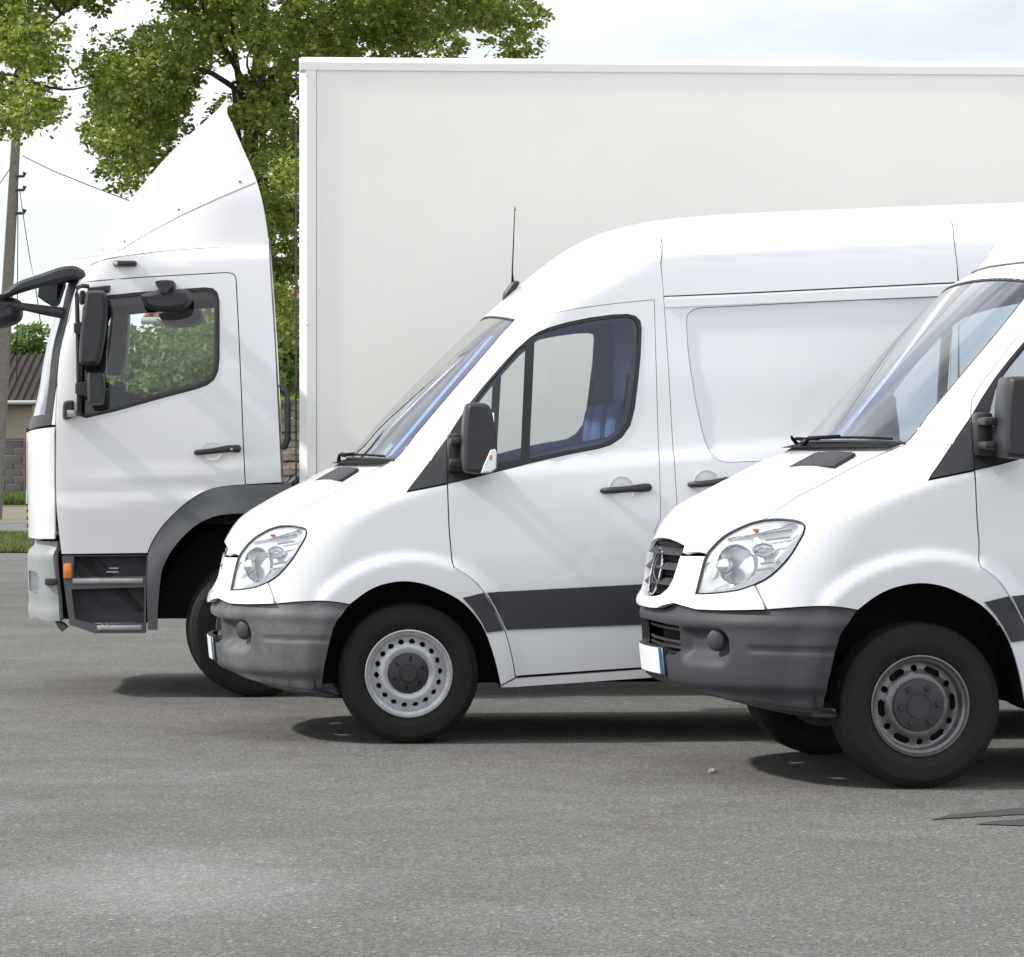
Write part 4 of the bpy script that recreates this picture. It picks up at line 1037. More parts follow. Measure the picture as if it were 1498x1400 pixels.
t_door = join(TSS([(133.7, 411.5), (200, 406), (330, 398.7)]), TSS([(330, 398.7), (339, 400), (344, 404), (345.4, 410)], 2), TSS([(345.4, 410), (349, 480), (353, 570), (356, 650), (359, 709.5)]), TSS(d_arch, 3), TSS([(216, 809.5), (89.6, 811)]), TSS(d_front, 2), TSS([(115.6, 413.5), (124, 412), (133.7, 411.5)]))
t_win = TSS([(117, 608), (126, 611), (168, 601.5), (230, 584), (290, 568), (303, 563), (313, 555), (318.5, 543), (320.5, 524), (320.8, 480), (320.3, 440), (317.5, 428), (311, 422.3), (300, 421), (230, 425.6), (156, 432.6), (129, 434.5), (122, 450), (118, 500), (115, 560), (114.5, 600)])
panel('cab_door', t_door, BT.side, 'white_truck', TP, holes=[t_win], cell=.045, both=True)
panel('window_frame', t_win, BT.side, 'seal', TP, holes=[inset(t_win, .018)], cell=.06, gap=.001, off=.003, rim=.03, both=True)
panel('side_window', inset(t_win, .016), BT.side, 'window', TP, cell=.2, gap=0, off=-.012, rim=0, both=True)
def tin(uv): V = BT.side(uv); V[:, 1] += .06; return V
panel('door_lining', join(TSS([(90, 790), (92, 520), (118, 425), (325, 408), (338, 412), (350, 690), (250, 740), (215, 790)])), tin, 'tdark', TP, holes=[inset(t_win, .03)], cell=.12, gap=0, rim=-.04, both=True)
# cab shell: pillar, roof side, rear corner
pil_f = [(114.5, 411), (98.6, 470), (91.4, 498.6), (81.4, 570), (74.5, 622)]
shell = join(TSS([(81.2, 622), (82.6, 575), (90, 500), (97, 460), (106, 425), (115.6, 413.5), (133.7, 411.5), (200, 406), (330, 398.7)]), TSS([(330, 398.7), (339, 400), (344, 404), (345.4, 410)], 2), TSS([(345.4, 410), (349, 480), (353, 570), (356, 650), (359, 709)]), TSS([(359, 709), (412.5, 706), (402.5, 500), (393.5, 357)]), TSS([(393.5, 357), (345, 360), (250, 366), (180, 374), (147, 381), (128, 390), (120, 400), (114.5, 411), (108, 432), (98.6, 470), (91.4, 498.6), (81.4, 570), (74.5, 622)]))
panel('cab_side', shell, BT.side, 'white_truck', TP, cell=.05, both=True)
# cab roof: cross sections between the two side edges
edge = [(393.5, 357), (345, 360), (250, 366), (180, 374), (147, 381), (128, 390), (120, 400)]
ep = [TS(*q) for q in cat(edge, 4)]; n_ = 22; V = []
for x, z in ep:
    y0 = float(BT.Y(x, z)); zc = z + .075 if x > ep[-1][0] + .5 else z + .035 + .04 * (x - ep[-1][0]) / .5
    for k in range(n_ + 1):
        t = -1 + 2 * k / n_; V.append((x - (.28 * (1 - t * t) * sst(ep[-1][0] + .6, ep[-1][0], np.array(x))), t * y0, z + (zc - z) * (1 - abs(t) ** 3)))
mesh('cab_roof', V, [(j * (n_ + 1) + k, j * (n_ + 1) + k + 1, (j + 1) * (n_ + 1) + k + 1, (j + 1) * (n_ + 1) + k) for j in range(len(ep) - 1) for k in range(n_)], 'white_truck', TP)
# rear wall of the cab
zr = [TS(412.5, 706), TS(402.5, 500), TS(393.5, 357)]; V = [(x, -float(BT.Y(x, z)), z) for x, z in zr]; V += [(a, -b, c) for a, b, c in V[::-1]]
mesh('cab_rear_wall', V, [tuple(range(6))], 'white_truck', TP, smooth=False)
V2 = [(v[0] - .08, v[1] * .97, v[2]) for v in V]
rw = [(-V2[0][1] * -1, 1.5), ]
# inner rear wall with a pale trim
mesh('rear_trim', V2, [tuple(range(6))[::-1]], 'tlight', TP, smooth=False)
# windscreen, black pillars and base
TA = lambda pts: [(BT.a_of(*TS(*q)), TS(*q)[1]) for q in pts]
gl_edge = TA([(101.4, 411), (91.4, 455.7), (80, 498.6), (71, 570), (66, 606)])
zt_, zb_ = gl_edge[0][1], gl_edge[-1][1]; aw = gl_edge[0][0]
wl = gl_edge + [(a, zb_ - .012 * (1 - (a / gl_edge[-1][0]) ** 2)) for a in np.linspace(gl_edge[-1][0], -gl_edge[-1][0], 10)[1:-1]] + [(-a, z) for a, z in gl_edge[::-1]] + [(a, zt_) for a in np.linspace(-aw, aw, 10)[1:-1]]
panel('windscreen', wl, BT.plan, 'wshield', TP, cell=.12, gap=0, rim=0, off=-.004, out_hint=(-1, 0, 0))
bp_ = TA([(114.5, 411), (98.6, 470), (91.4, 498.6), (81.4, 570), (74.5, 622)])
base_z = TS(40, 629)[1]
bl_out = [(a, z) for a, z in bp_] + [(.55, base_z), (0, base_z - .01)]
bl_out = bl_out + [(-a, z) for a, z in bl_out[::-1] if a > 0] + [(-aw - .04, zt_ + .05), (0, zt_ + .05), (aw + .04, zt_ + .05)]
panel('windscreen_surround', bl_out, BT.plan, 'dplastic', TP, holes=[wl], cell=.09, gap=.002, rim=.02, off=.003, out_hint=(-1, 0, 0))
for a_, z_, h_ in ((gl_edge[2][0] - .07, 1.86, .09), (gl_edge[2][0] - .09, 1.74, .06)):
    q = [(a_ - .03, z_), (a_ + .02, z_), (a_ + .02, z_ + h_), (a_ - .03, z_ + h_)]; panel('sticker', q, BT.plan, 'paper', TP, cell=.1, gap=0, rim=0, off=-.008, out_hint=(-1, 0, 0))
# front corner and front panel
def TAZ(px, py): x, z = TS(px, py); return (BT.a_of(x, z), z)
zt0, zt1 = TAZ(60, 627), TAZ(81, 623)
low = TAZ(80.5, 789)
a81 = [TAZ(81.2, 624), TAZ(80.2, 650), TAZ(80, 700), TAZ(80.5, 735), TAZ(80.5, 789)]
corner = a81 + [(.60, low[1] - .002), (.42, low[1]), (.42, 1.10), (.46, 1.14), (.46, base_z - .01), (.6, base_z - .006)]
panel('corner_panel', corner, BT.plan, 'white_truck', TP, cell=.05, off=.004, both=True, out_hint=(-1, -1, 0))
panel('front_panel', [(-.452, 1.14), (.452, 1.14), (.452, base_z - .014), (-.452, base_z - .014)], BT.plan, 'white_truck', TP, cell=.08, off=.012, rim=.03, out_hint=(-1, 0, 0))
panel('radiator_grille', [(-.44, .98), (.44, .98), (.44, 1.13), (-.44, 1.13)], BT.plan, 'black', TP, cell=.1, off=-.02, rim=0, out_hint=(-1, 0, 0))
for k in range(3): panel('grille_bar', [(-.43, 1.0 + .045 * k), (.43, 1.0 + .045 * k), (.43, 1.018 + .045 * k), (-.43, 1.018 + .045 * k)], BT.plan, 'dplastic', TP, cell=.1, off=.01, rim=.03, gap=0, out_hint=(-1, 0, 0))
panel('badge_panel', [(.18, 1.22), (.40, 1.22), (.40, 1.60), (.18, 1.60)], BT.plan, 'dplastic', TP, cell=.1, off=.016, rim=.01, gap=0, out_hint=(-1, 0, 0))
panel('red_badge', [(.20, 1.25), (.38, 1.25), (.38, 1.56), (.20, 1.56)], BT.plan, 'redsticker', TP, cell=.1, off=.020, rim=.004, gap=0, out_hint=(-1, 0, 0))
# bumper
bz1 = TAZ(78.5, 791)[1]
be = [TAZ(78.5, 792), TAZ(79.5, 824), TAZ(83, 850), TAZ(86.5, 872), TAZ(91.5, 908)]
zb1 = be[-1][1]; bot_ = [TAZ(80, 908), TAZ(60, 903), (.45, TS(47, 899)[1]), (0, TS(47, 899)[1] + .01)]
bmp = be + bot_ ; bmp = bmp + [(-a, z) for a, z in bmp[::-1] if a > 0]; bmp += [(0, bz1 - .005)]
lz = lambda py: TS(50, py)[1]
lampq = [(.44, lz(839)), (.50, lz(836)), (.70, lz(836)), (.79, lz(839)), (.84, lz(846)), (.85, lz(856)), (.81, lz(864)), (.74, lz(867)), (.50, lz(867)), (.44, lz(865))]
zf = TS(50, 840)[1]
print('A', [ (q, round(TAZ(*q)[0],3)) for q in ((40,850),(44,850),(50,850),(56,850),(61,850),(70,850),(80,850),(47,899),(60,903),(80,908))])
def bfn(V, N):
    z = V[:, 2]; x = V[:, 0]
    d = -.045 * sst(bz1 - .085, bz1 - .035, z) + .02 * sst(bot_[1][1] + .09, bot_[1][1] + .02, z) * sst(.2, .5, np.abs(V[:, 1]))
    return V + N * d[:, None]
for_ = panel('bumper', bmp, BT.plan, 'bumpgrey', TP, holes=[lampq, [(-a, z) for a, z in lampq[::-1]]], cell=.028, off=.008, rim=.05, out_hint=(-1, 0, 0), fn=bfn)
def lfn(V, N): return V - N * .012
for s in (1, -1):
    hq = [(a * s, z) for a, z in lampq]
    panel('headlight_glass', hq, BT.plan, 'lens', TP, cell=.05, gap=0, off=.0, rim=0, out_hint=(-1, 0, 0))
    panel('headlight_reflector', hq, BT.plan, 'refl2', TP, cell=.05, gap=0, off=-.04, rim=-.04, out_hint=(-1, 0, 0))
m_ = TS(77, 851); box('bumper_catch', (m_[0] - .045, -1.105, m_[1] - .02), (m_[0] + .03, -1.05, m_[1] + .02), 'plastic', TP, .008)
m_ = TS(79, 851); lathe('catch_screw', [(0, -.004), (.011, -.003), (.013, .01)], 'rust', TP, 12, loc=(m_[0], -1.107, m_[1]))
h_ = [TS(78, 905), TS(92, 912), TS(98, 918), TS(90, 925), TS(84, 918)]
puff('underrun_bracket', h_, [(-1.04, .005), (-1.03, 0), (-.95, 0)], 'cabgrey', TP)
box('cab_underside', (TS(76, 800)[0], -.96, TS(60, 905)[1]), (TS(105, 800)[0] + .05, .96, TS(60, 790)[1]), 'black', TP)
box('cab_chassis', (TS(105, 800)[0], -1.0, .50), (TS(214, 800)[0], 1.0, 1.0), 'black', TP)
box('cab_floor', (TS(80, 700)[0], -1.02, 1.02), (TS(222, 700)[0], 1.02, 1.10), 'tdark', TP)
box('engine_tunnel', (TS(222, 700)[0], -.8, 1.02), (TS(404, 700)[0], .8, 1.30), 'tdark', TP)
# step unit
su = [TS(90.5, 813), TS(93, 850), TS(97, 880), TS(102.5, 914), TS(139.4, 926.6), TS(213, 926), TS(214, 870), TS(215, 812)]
h1 = [TS(108, 814), TS(107, 845), TS(212.5, 843), TS(214, 813)]; h2 = [TS(104.5, 862), TS(107, 885), TS(110, 906), TS(142, 914), TS(210.5, 912), TS(211, 859)]
flat = lambda y: (lambda uv: np.c_[uv[:, 0], np.full(len(uv), y), uv[:, 1]])
panel('step_frame', su, flat(-1.10), 'cabgrey', TP, holes=[h1, h2], cell=.1, gap=0, rim=.10, both=True)
q0, q1 = TS(92, 905), TS(214, 815)
for s in (1, -1):
    box('step_recess', (q0[0] + .03, min(s * -1.0, s * -.90), q0[1] - .03), (q1[0], max(s * -1.0, s * -.90), q1[1] + .02), 'plastic', TP)
    for (a, b) in (((106, 850), (209, 849)), ((142, 918.5), (208, 917))):
        p, q = TS(*a), TS(*b); zz_ = (p[1] + q[1]) / 2
        box('step_plate', (p[0], min(s * -1.112, s * -.92), zz_ - .017), (q[0], max(s * -1.112, s * -.92), zz_ + .014), 'alu', TP, .004)
        for k in range(int((q[0] - p[0]) / .034)):
            xx = p[0] + .02 + .034 * k; box('tread_stud', (xx, min(s * -1.08, s * -.98), zz_ + .012), (xx + .018, max(s * -1.08, s * -.98), zz_ + .02), 'alu', TP, .003)
    a = TS(99, 835); box('side_marker', (a[0] - .025, min(s * -1.135, s * -1.09), a[1] - .046), (a[0] + .026, max(s * -1.135, s * -1.09), a[1] + .044), 'amber', TP, .012)
    a = TS(163, 836)
    for k in (0, 1): box('step_marking', (a[0] - (.02 if k else .035), min(s * -1.003, s * -.99), a[1] + .012 - .022 * (1 - k)), (a[0] + .035, max(s * -1.003, s * -.99), a[1] + .02 - .022 * (1 - k)), 'alu', TP)
# wing over the wheel
fo = join(TSS([(427, 708), (359, 709.5)]), TSS(d_arch, 3), TSS([(215.5, 812), (214.5, 870), (216, 921), (231, 921.5)]), TSS([(231, 921.5), (232, 888), (235, 855), (239.5, 829), (257, 798), (284.6, 770), (312, 756), (335, 752), (361, 751), (428, 751)], 3))
def wfn(V, N):
    c = np.array(TS(374, 919)); r = np.hypot(V[:, 0] - c[0], V[:, 2] - c[1]); d = .03 * sst(.80, .68, r); return V + N * d[:, None]
panel('wing', fo, BT.side, 'cabgrey', TP, cell=.035, off=.012, rim=.06, both=True, fn=wfn)
xw, zw = TS(374, 919)
for s in (1, -1):
    V = []
    for k in range(25):
        t = .02 + (math.pi - .04) * k / 24
        for y in (-1.07, -.70): V.append((xw + .60 * math.cos(t), s * y, zw + .66 * math.sin(t)))
    mesh('wheel_housing', V, [(2 * k, 2 * k + 1, 2 * k + 3, 2 * k + 2) for k in range(24)], 'black', TP, smooth=False)
box('chassis_front', (TS(214, 800)[0], -.72, .45), (xw + .7, .72, 1.0), 'black', TP)
# door handle, marker lamp, grab handle
for s in (1, -1):
    a, b = TS(286, 662), TS(349, 656.5); y = float(BT.Y(*a))
    tube('door_handle', [(a[0], -s * (y - .01), a[1]), (a[0] + .01, -s * (y + .025), a[1]), (a[0] + .08, -s * (y + .035), a[1] + .006), (b[0] - .06, -s * (y + .035), b[1]), (b[0], -s * (y + .03), b[1]), (b[0] + .004, -s * (y - .01), b[1])], [.014, .018, .017, .022, .024, .014], 'dplastic', TP, 8)
    c = TS(310, 660); V, Fc = lathe_vf([(.062, -.002), (.05, .001), (0, .0015)], 26)
    mesh('handle_recess', [(v[0] + c[0], s * (v[1] - y - .001), v[2] * .85 + c[1]) for v in V], Fc if s == 1 else [f[::-1] for f in Fc], 'white_truck', TP)
    l = TS(339, 657); lathe('door_lock', [(0, -.003), (.008, -.003), (.009, .01)], 'alu', TP, 12, loc=(l[0], -s * (y + .055), l[1]))
    a, b = TS(165.5, 391), TS(200.5, 381); y = float(BT.Y(*TS(183, 386)))
    box('marker_lamp', (a[0], min(-s * (y + .045), -s * (y - .02)), a[1] + .005), (b[0], max(-s * (y + .045), -s * (y - .02)), b[1] - .003), 'dplastic', TP, .014)
    box('marker_lens', (a[0] + .004, min(-s * (y + .05), -s * (y - .0)), a[1] + .010), (a[0] + .032, max(-s * (y + .05), -s * (y)), b[1] - .008), mat('marker_lens', (.62, .60, .40), .3), TP, .01)
    g = [TS(408, 563), TS(416, 565), TS(420, 580), TS(420, 640), TS(415, 653), TS(410, 655)]
    tube('grab_handle', [(x, -s * 1.02, z) for x, z in g], .015, 'cabgrey', TP, 8)
# ---- mirrors of the lorry
def tp(px, py, y): x, z = FT.pt(px, py, y); return (x, y, z)
for s in (1, -1):
    ya = -1.34
    fy = lambda v: (v[0], v[1] * s, v[2])
    mi = bpy.data.objects.new('door_mirror', None); COL.objects.link(mi); mi.parent = truck; mi.empty_display_size = .05
    tube('mirror_tube', [fy(tp(128, 418.5, -1.16)), fy(tp(120, 418, -1.25)), fy(tp(113, 421, -1.3)), fy(tp(112.3, 430, -1.3)), fy(tp(113.5, 470, -1.3)), fy(tp(114.5, 520, -1.3)), fy(tp(115, 560, -1.3)), fy(tp(115.5, 602, -1.28)), fy(tp(114, 606, -1.2))], .0135, 'dplastic', mi, 8)
    P2 = lambda pts, y=ya: [FT.pt(*q, y) for q in pts]
    def hous(nm, pts, y0, y1, b=.03, m='dplastic', per=3):
        puff(nm, cat(P2(pts, (y0 + y1) / 2), per, True), [(s * y0, b * .62), (s * (y0 + .012), b * .36), (s * (y0 + .03), b * .12), (s * (y0 + .05), 0), (s * (y1 - .02), 0), (s * y1, b * .3)], m, mi)
    hous('main_mirror', [(127, 431), (130, 426.5), (145, 425.5), (153, 427), (155.7, 432), (155.7, 456), (153.5, 485), (150, 507), (145.5, 527), (140, 533.5), (122, 533.5), (117, 527), (118.5, 491), (123, 456)], -1.48, -1.22)
    hous('lower_mirror', [(129, 549), (135, 545), (148, 545), (151.5, 550), (153, 572), (151.5, 588), (146, 592), (133, 592), (129, 586)], -1.46, -1.24)
    for q in (((108.5, 473), (122, 471), (126.5, 471.5), (126.5, 491), (112, 489.5), (108.5, 486)), ((110.5, 561), (123, 558.5), (130, 559), (130, 580), (114, 578), (110.5, 575))):
        puff('mirror_clamp', P2(q, -1.3), [(s * -1.34, .006), (s * -1.33, 0), (s * -1.25, 0)], 'dplastic', mi)
    hous('tube_foot', [(92, 592), (95, 587), (104, 585.5), (108, 588), (108, 606), (104, 612), (95, 614), (91.5, 610)], -1.18, -1.10, .02)
    box('foot_clamp', (*[min(a, b) for a, b in zip(fy(tp(98, 610, -1.22)), fy(tp(113, 600, -1.16)))],), (*[max(a, b) for a, b in zip(fy(tp(98, 610, -1.22)), fy(tp(113, 600, -1.16)))],), 'alu', mi, .004)
    hous('top_bracket', [(128.5, 421), (140, 419), (160, 417.5), (161.5, 420), (160.5, 425.5), (157, 428), (131, 428), (128.5, 425)], -1.2, -1.08, .015)
    hous('small_mirror', [(116, 428), (120, 424.5), (124, 426), (126, 433), (125, 442), (120, 446), (116, 443)], -1.24, -1.16, .02)
    km = bpy.data.objects.new('kerb_mirror', None); COL.objects.link(km); km.parent = truck; km.empty_display_size = .05; mi = km
    hous('mirror_bowl', [(206.5, 436), (209, 431), (233, 424.5), (255, 423), (272, 424), (278, 428), (280.8, 437), (279, 443), (274, 450), (262, 454), (245, 456), (225, 454), (214.5, 450), (210, 443)], -1.36, -1.16, .045)
    hous('mirror_mount', [(230, 412), (254, 411.5), (255, 420), (251.5, 425), (247, 431), (242, 432), (236, 430), (233, 424), (230, 419)], -1.40, -1.05, .01)
# arm with the front mirror, over the windscreen
fa = bpy.data.objects.new('front_mirror', None); COL.objects.link(fa); fa.parent = truck; fa.empty_display_size = .05
arm = cat([(-75, 452), (-60, 446), (-30, 437), (0, 431), (24, 414), (44, 406), (63, 400), (86, 391.5), (104, 388.8), (115, 391), (128, 400.5), (126, 410), (116, 411), (106, 408.5), (86, 413), (63, 418.6), (36, 426), (14, 433.5), (2, 441), (-20, 449), (-50, 458), (-70, 462)], 3, True)
puff('mirror_arm', [FT.pt(*q, -.98) for q in arm], [(-1.04, .02), (-1.03, .008), (-1.01, 0), (-.92, 0), (-.90, .01)], 'cabgrey' if False else 'plastic', fa)
tube('mirror_strut', [tp(92, 458, -.96), tp(66, 454, -.97), (tp(40, 449.5, -.98)), tp(0, 444, -1.0), tp(-40, 450, -1.0)], [.034, .030, .024, .02, .02], 'plastic', fa, 10)
fm = cat([(-45, 450), (-20, 441), (0, 437), (20, 436), (28.5, 441), (30.7, 458), (27, 468), (18, 474), (0, 479), (-25, 480), (-45, 470)], 3, True)
puff('mirror_bowl', [FT.pt(*q, -.9) for q in fm], [(-1.02, .05), (-1.0, .025), (-.97, .008), (-.93, 0), (-.74, 0), (-.70, .03)], 'dplastic', fa)
# box behind the glass (sun visor with its holder), cab fittings
q = [tp(51, 440, .2), tp(54, 413, .2), tp(80, 411, .2), tp(78, 444, .2), tp(60, 447, .2)]
puff('sun_visor', [(v[0] + .06, v[2]) for v in q], [(-.35, 0), (.85, 0)], 'tdark', TP)
st = [Vector((0, .23 * math.cos(t), .23 * math.sin(t))) for t in np.linspace(0, 2 * math.pi, 29)]
sx, sz = TS(175, 575)
tube('steering_wheel', [(Matrix.Rotation(math.radians(-62), 3, 'Y') @ v) + Vector((sx, -.5, sz)) for v in st], .016, 'black', TP, 6, caps=False)
dq = [TS(60, 625), TS(100, 588), TS(150, 570), TS(185, 572), TS(190, 640), TS(70, 640)]
puff('dashboard', dq, [(-.98, 0), (.98, 0)], 'tdark', TP)
for cy in (-.5, .55):
    puff('seat', cat([TS(300, 690), TS(355, 690), TS(372, 560), TS(380, 480), TS(368, 470), TS(356, 500), TS(348, 600), TS(335, 640), TS(295, 650)], 3, True), [(cy - .26, .03), (cy - .23, 0), (cy + .23, 0), (cy + .26, .03)], 'tdark', TP)
hq = [TS(120, 428), TS(345, 412), TS(390, 412), TS(390, 400), TS(345, 400), TS(130, 414)]
puff('roof_lining', hq, [(-.92, 0), (.92, 0)], 'tlight', TP)
# ---- roof deflector
zr0, xr0 = 0, 0
fsil = [(p[0], p[1]) for p in [FT.pt(*q, 0) for q in cat([(152, 372), (147.5, 358), (161, 333), (181.7, 305.4), (211.4, 271), (234, 243.7), (266, 211.7), (307.4, 179.7), (331.4, 161.4)], 3)]]
def defl_sec(i, n=14, lo=1.0):
    x, z = fsil[i]; t = i / (len(fsil) - 1); return x, z
rear_edge = [FT.pt(*q, -.95) for q in cat([(331.4, 161.4), (344, 189), (357.7, 221), (373.7, 259.7), (383, 291.7), (389.7, 328), (393, 352)], 4)]
fs_ = sorted(fsil, key=lambda q: q[1]); fz = [q[1] for q in fs_]; fxx = [q[0] for q in fs_]
fxn = lambda z: np.interp(z, fz, fxx)
rz = sorted(rear_edge, key=lambda q: q[1]); rxn = lambda z: np.interp(z, [q[1] for q in rz], [q[0] for q in rz])
zlow, ztop = FT.pt(150, 368, -.95)[1], fs_[-1][1]
wdef_ = pch([zlow - .1, zlow + .3, (zlow + ztop) / 2, ztop - .2, ztop], [.935, .915, .875, .80, .745]); wdef = lambda z: float(wdef_(z))
rid = ledge(177, 333, 360, 230); sm_ = ledge(179, 357, 374, 266.6)
V, F = [], []; nz_, nu = 110, 70
for j in range(nz_ + 1):
    z = zlow - .02 + (ztop - zlow + .02 - .002) * j / nz_
    x0, x1 = float(fxn(z)), float(rxn(z)); W_ = float(wdef(z)); ln_ = max(.02, x1 - x0); Lp = 1.25 * math.tanh(ln_ / 1.25) * .98
    for i in range(nu + 1):
        u = i / nu * 2; a = u if u <= 1 else 1
        if u <= 1: x = x0 + Lp * (1 - max(0, math.cos(u * math.pi / 2)) ** .9); y = W_ * math.sin(u * math.pi / 2) ** .9
        else: x = x0 + Lp + (x1 - x0 - Lp) * (u - 1); y = W_
        d = .020 * float(sst(.05, -.05, z - rid(x))) * float(sst(.25, .65, y))
        V.append((x, -(y + d), z))
n1 = len(V); V += [(a, -b, c) for a, b, c in V[:n1]]
for j in range(nz_):
    for i in range(nu):
        a = j * (nu + 1) + i; f = (a, a + 1, a + nu + 2, a + nu + 1); F.append(f[::-1]); F.append(tuple(q + n1 for q in f))
def defl_y(x, z):
    x0, x1 = float(fxn(z)), float(rxn(z)); W_ = wdef(z); ln_ = max(.02, x1 - x0); Lp = 1.25 * math.tanh(ln_ / 1.25) * .98; c = (x - x0) / Lp
    y = W_ if c >= 1 else W_ * math.sin(math.acos(max(0, 1 - max(0, c)) ** (1 / .9) if False else min(1, (1 - max(0, c)) ** (1 / .9)))) ** .9 if c > 0 else 0
    return y + .020 * float(sst(.05, -.05, z - rid(x))) * float(sst(.25, .65, y))
bm = bmesh.new(); bv = [bm.verts.new(v) for v in V]
for f in F: bm.faces.new([bv[q] for q in f])
bmesh.ops.remove_doubles(bm, verts=bm.verts[:], dist=.001); bmesh.ops.recalc_face_normals(bm, faces=bm.faces[:])
dfl = from_bm('roof_deflector', bm, 'white_truck', TP, smooth=True)
V = []
for q in rear_edge: y = float(wdef(q[1])) - .01; V += [(q[0] - .01, -y, q[1]), (q[0] - .01, y, q[1])]
mesh('deflector_back', V, [(2 * k, 2 * k + 1, 2 * k + 3, 2 * k + 2) for k in range(len(rear_edge) - 1)], 'boxtrim', TP, smooth=False)
for q in ((179, 356), (261, 313), (351, 273)):
    x, z = FT.pt(*q, -.92); lathe('deflector_bolt', [(0, -.004), (.008, -.003), (.010, .01)], 'bumpgrey', TP, 12, loc=(x, -(defl_y(x, z + .03) + .002), z + .03))
pts = [FT.pt(*q, -.92) for q in [(160, 363.5), (179.4, 357.5), (220, 337), (261.7, 316), (320, 290), (373.7, 266.8)]]
pts = dens(pts, .05, False); tube('deflector_seam', [(x, -(defl_y(x, z) - .0005), z) for x, z in pts], .0035, 'bumpgrey', TP, 5)
# ---- cargo box
bw = 1.22
def bp2(px, py): return FT.pt(px, py, -bw)
x0, zt = bp2(440, 88)[0], bp2(700, 84)[1]; x0b = bp2(437, 640)[0]; xf = (x0 + x0b) / 2; zb = .98; x1 = xf + 7.4; xi = bp2(463, 400)[0]; zi = bp2(700, 103)[1]
bxr = bpy.data.objects.new('cargo_box', None); COL.objects.link(bxr); bxr.parent = truck; bxr.empty_display_size = .2
xsm = bp2(438, 400)[0]
box('side_wall', (xi, -bw + .012, zb + .1), (x1 - .1, -bw + .04, zi), 'box', bxr)
box('side_wall', (xi, bw - .04, zb + .1), (x1 - .1, bw - .012, zi), 'box', bxr)
box('front_wall', (xsm + .03, -bw + .1, zb + .02), (xsm + .07, bw - .1, zt - .08), 'boxtrim', bxr)
box('roof_panel', (xsm + .1, -bw + .10, zt - .04), (x1 - .06, bw - .10, zt - .012), 'boxtrim', bxr)
box('rear_door', (x1 - .06, -bw + .1, zb + .1), (x1 - .02, bw - .1, zt - .1), 'box', bxr)
def bevpoly(nm, prof, a0, a1, axis):   # extruded profile; axis 'x': profile in (y,z); axis 'z': profile in (x,y)
    V = []
    for t in (a0, a1):
        for p in prof: V.append((t, p[0], p[1]) if axis == 'x' else (p[0], p[1], t))
    n = len(prof); F = ring_faces(n, 2) + [tuple(range(n)), tuple(range(n, 2 * n))[::-1]]
    bm = bmesh.new(); bv = [bm.verts.new(v) for v in V]; [bm.faces.new([bv[i] for i in f]) for f in F]; bmesh.ops.recalc_face_normals(bm, faces=bm.faces[:])
    return from_bm(nm, bm, 'boxtrim', bxr)
for s in (-1, 1):
    bevpoly('top_rail', [(s * bw, zi - .004), (s * bw, zt - .035), (s * (bw - .045), zt), (s * (bw - .11), zt), (s * (bw - .11), zt - .05), (s * (bw - .05), zi - .004)], xi - .09, x1 - .02, 'x')
    bevpoly('bottom_rail', [(s * bw, zb), (s * bw, zb + .104), (s * (bw - .05), zb + .104), (s * (bw - .05), zb)], xi - .05, x1 - .02, 'x')
    bevpoly('corner_post', [(xsm + .0, s * (bw - .10)), (xsm + .0, s * (bw - .05)), (xsm + .045, s * (bw + .002)), (xi - .003, s * (bw + .002)), (xi - .003, s * (bw - .04)), (xsm + .06, s * (bw - .10))], zb + .02, zi - .006, 'z')
    for z in (zt - .12, 2.2, 1.3): box('rivet', (xi - .06, s * (bw + .004) - .002, z), (xi - .05, s * (bw + .004) + .002, z + .008), 'alu', bxr)
bevpoly('front_top_rail', [(-bw + .02, zt - .085), (-bw + .02, zt - .03), (-bw + .06, zt - .004), (bw - .06, zt - .004), (bw - .02, zt - .03), (bw - .02, zt - .085)], xsm - .002, xi - .09, 'x')
V = [tp(433, 160, -1.1), tp(431, 400, -1.1), tp(431, 700, -1.1)]
tube('box_cable', [(xsm - .02, -1.12, z) for z in (3.4, 3.0, 2.2, 1.4, 1.1)], .006, 'plastic', bxr, 6)
for s in (-1, 1): box('frame_rail', (xw + .5, s * .42 - .05, .72), (x1 - .3, s * .42 + .05, .94), 'black', TP)
box('cross_floor', (xsm + .05, -bw + .06, .94), (x1 - .05, bw - .06, .99), 'under', TP)
box('gearbox', (xw + .2, -.35, .4), (xw + 2.0, .35, .9), 'black', TP)
a = FT.pt(432, 703, -.9); box('air_tank', (a[0] - .04, -.96, a[1] - .06), (a[0] + .35, -.6, a[1] + .04), 'cabgrey', TP, .03)
a = FT.pt(430, 702, -.98); tube('tank_fitting', [(a[0] - .03, -.99, a[1] - .02), (a[0] + .03, -.99, a[1] + .03)], .022, 'alu', TP, 8)
for wx in (xw, xw + 4.2):
    tube('axle', [(wx, -.9, .41), (wx, .9, .41)], .08, 'under', TP, 8)
    for s in (1, -1): make_wheel(truck, wx, -s * (1.08 - .098), .41, .41, 'truck', flip=(s == -1), w=.245).rotation_euler[2] += math.radians(9) if wx == xw else 0
for s in (-1, 1):
    box('rear_mudguard', (xw + 3.7, s * .98 - .14, .86), (xw + 4.7, s * .98 + .14, .9), 'black', TP, .02)
    box('side_guard', (xw + 1.2, s * 1.14 - .02, .45), (xw + 3.5, s * 1.14 + .02, .58), 'alu', TP, .01)

